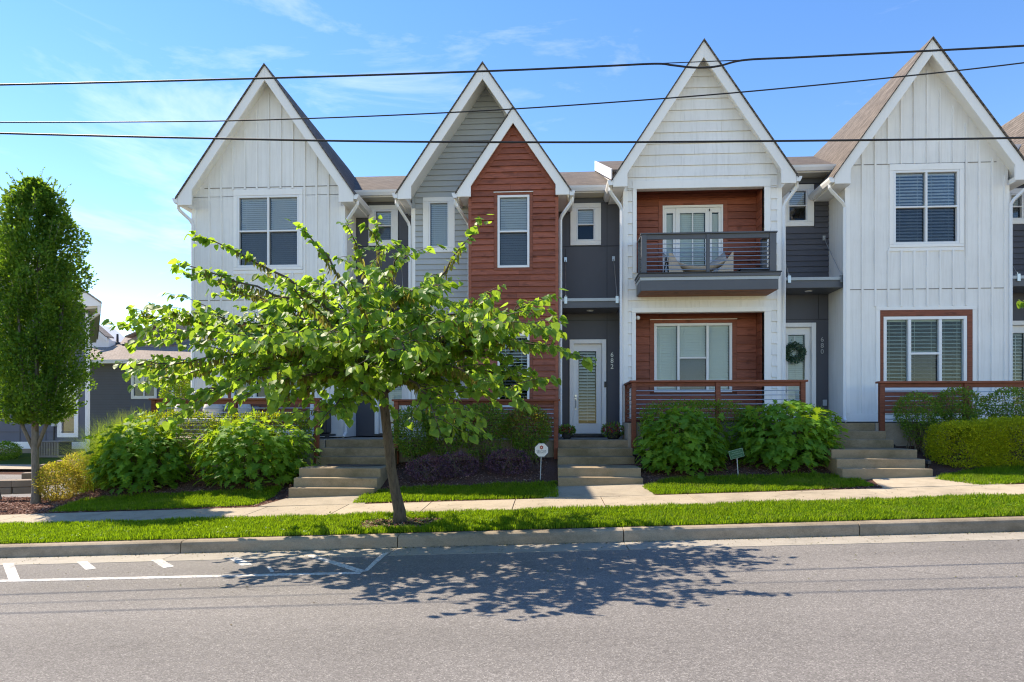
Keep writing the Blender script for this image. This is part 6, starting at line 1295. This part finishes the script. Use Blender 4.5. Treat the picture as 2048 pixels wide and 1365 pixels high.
# hammock chair and dark planter on the balcony, cushion on the porch
hc = thing('hammock_chair', (X(1395, 15.5), 15.5, bzd), 'beige fabric sling chair behind the balcony railing', 'chair')
xa_, xb_ = X(1333, 15.5), X(1459, 15.5); z0_ = bzd; V = []; nx_ = 16
for j, (yy, zz_) in enumerate(((15.25, .30), (15.35, .14), (15.6, .10), (15.8, .25), (15.95, .48))):
    for i in range(nx_ + 1):
        u = i / nx_; sag = (abs(u - .5) * 2) ** 1.7; V.append((xa_ + (xb_ - xa_) * u, yy, z0_ + zz_ * .55 + .42 * sag * (.5 + .5 * j / 4) + .06))
F = [(j * (nx_ + 1) + i, j * (nx_ + 1) + i + 1, (j + 1) * (nx_ + 1) + i + 1, (j + 1) * (nx_ + 1) + i) for j in range(4) for i in range(nx_)]
o = npmesh('sling', V, F, 'fabric', hc, True); sm = o.modifiers.new('s', 'SOLIDIFY'); sm.thickness = .02
for x in (xa_, xb_):
    part('frame', MB().tube([(x, 15.2, z0_ + .02), (x, 15.55, z0_ + .52), (x, 15.95, z0_ + .02)], .016, 6), 'dark_metal', hc)
    part('panel', MB().poly([(x, z0_ + .03), (x + (.34 if x == xa_ else -.36), z0_ + .06), (x + (.10 if x == xa_ else -.05), z0_ + .5), (x, z0_ + .56)], 15.17, 15.19), 'fabric', hc)
pl = thing('planter_box', (X(1500, 15.3), 15.3, bzd), 'low dark box on the balcony floor behind the rail end', 'planter')
boxpart(pl, 'box', 'dark_metal', X(1478, 15.3), X(1535, 15.3), 15.15, 15.4, bzd + .002, bzd + .12, bevel=.01); boxpart(pl, 'rim', 'pot', X(1476, 15.3), X(1537, 15.3), 15.13, 15.42, bzd + .122, bzd + .15)
so = thing('porch_sofa', (X(420, 14.9), 14.9, PZ1), 'grey porch sofa with pale cushions behind the downhill railing', 'sofa')
sx0, sx1 = X(328, 14.9), X(500, 14.9)
boxpart(so, 'seat_base', 'ac_grey', sx0, sx1, 14.7, 15.4, PZ1 + .08, PZ1 + .36, bevel=.02); boxpart(so, 'backrest', 'ac_grey', sx0, sx1, 15.3, 15.42, PZ1 + .36, PZ1 + .78, bevel=.02)
for k in range(3):
    w3 = (sx1 - sx0) / 3; boxpart(so, 'cushion', 'cushion', sx0 + w3 * k + .02, sx0 + w3 * (k + 1) - .02, 14.68, 15.28, PZ1 + .362, PZ1 + .48, bevel=.04)
    part('pillow', MB().lathe([(.02, 0), (.2, .05), (.24, .2), (.2, .36), (.02, .42)], (sx0 + w3 * (k + .5), 15.2, PZ1 + .48), 10), 'cushion', so, smooth=True)
gr = thing('grill_cover', (X(650, 15.2), 15.2, PZ1), 'dark covered grill on wheels at the top of the tree-side steps', 'grill')
gx0, gx1_ = X(636, 15.2), X(658, 15.2); boxpart(gr, 'cover', 'dark_metal', gx0, gx1_, 15.0, 15.4, PZ1 + .10, PZ1 + .85, bevel=.04); boxpart(gr, 'stand', 'dark_metal', gx0 - .03, gx1_ + .08, 14.95, 15.45, PZ1 + .05, PZ1 + .098)
for x in (gx0 + .03, gx1_ + .04): part('wheel', MB().tube([(x, 14.93, PZ1 + .05), (x, 14.97, PZ1 + .05)], .05, 12), 'pot', gr)
# low landscape lights
for px_, py_, Y_, lab in ((1856, 918, 12.95, 'small black landscape light beside the upper steps'), (1785, 886, 13.95, 'small black landscape light against the upper porch wall')):
    x_ = X(px_, Y_); z_ = gz(x_, Y_); t = thing('landscape_light', (x_, Y_, z_), lab, 'lamp', 'landscape lights in the mulch')
    part('stake', MB().tube([(x_, Y_, z_ - .06), (x_, Y_, z_ + .06)], .012, 6), 'dark_metal', t); part('lamp_head', MB().lathe([(.03, .05), (.055, .07), (.055, .13), (.03, .15)], (x_, Y_, z_), 12), 'dark_metal', t)

# ------------------------------------------------------------------ overhead cables
def cable(name, pts, Y, r, label, closed=False):
    P = [Vector((X(a, Y), Y, Z(a, b, Y))) for a, b in pts]; out = []
    for i in range(len(P) - 1):                                   # Catmull-Rom through the sag points
        p0, p1, p2, p3 = P[max(i - 1, 0)], P[i], P[i + 1], P[min(i + 2, len(P) - 1)]
        for k in range(10):
            t = k / 10; out.append(.5 * ((2 * p1) + (p2 - p0) * t + (2 * p0 - 5 * p1 + 4 * p2 - p3) * t * t + (3 * p1 - p0 - 3 * p2 + p3) * t ** 3))
    out.append(P[-1]); return tag(part(name, MB().tube(out, r, 6), 'cable', None, smooth=True), label, 'cable', 'overhead utility cables')
cable('overhead_cable', [(-700, 240), (-300, 257), (0, 267), (360, 276), (730, 283), (1100, 285), (1500, 283), (2048, 276), (2500, 262)], 9.0, 0.0145, 'thick black overhead cable, lowest across the gables')
cable('overhead_cable', [(-700, 232), (-300, 242), (0, 245), (300, 244), (500, 241), (760, 232), (1000, 220), (1240, 204), (1480, 185), (1760, 158), (2048, 126), (2500, 66)], 8.6, 0.009, 'thin black overhead cable rising uphill, middle of the three')
cable('overhead_cable', [(-700, 182), (0, 170), (528, 157), (965, 143), (1200, 133), (1310, 128), (1345, 131), (1380, 135), (1412, 135.5), (1440, 132), (1490, 120.5), (1600, 115), (1860, 102), (2048, 92), (2500, 66)], 8.4, 0.0128, 'thick black overhead cable, highest, dipping at the balcony gable')
cable('overhead_cable', [(1290, 128.5), (1400, 124), (1500, 120), (1600, 115.5)], 8.43, .006, 'thin wire bridging the dip in the highest cable')
# leafy twig of another street tree entering at the right edge
tw = thing('leafy_twig', (X(2056, 10.5), 10.5, Z(2056, 600, 10.5)), 'leafy twig of another tree poking in at the right picture edge', 'twig')
base = Vector((X(2150, 10.5), 10.5, Z(2150, 560, 10.5))); end = Vector((X(2038, 10.5), 10.5, Z(2038, 606, 10.5))); part('twig', MB().tube([base, base.lerp(end, .6) + Vector((0, 0, .05)), end], [.012, .008, .003], 5), 'bark', tw)
Pn, Dn, Nn = [], [], []
for k in range(22):
    p = base.lerp(end, random.uniform(.35, 1.0)); Pn.append(tuple(p + Vector((random.gauss(0, .03), random.gauss(0, .03), random.gauss(0, .03))))); Dn.append((random.gauss(0, .5), random.gauss(0, .5), -1)); Nn.append((random.gauss(0, .4), -.6, .6))
leaf_objects('leaf', hm, np.array(Pn), np.array(Dn), np.array(Nn), rng.uniform(.08, .12, len(Pn)), tw)
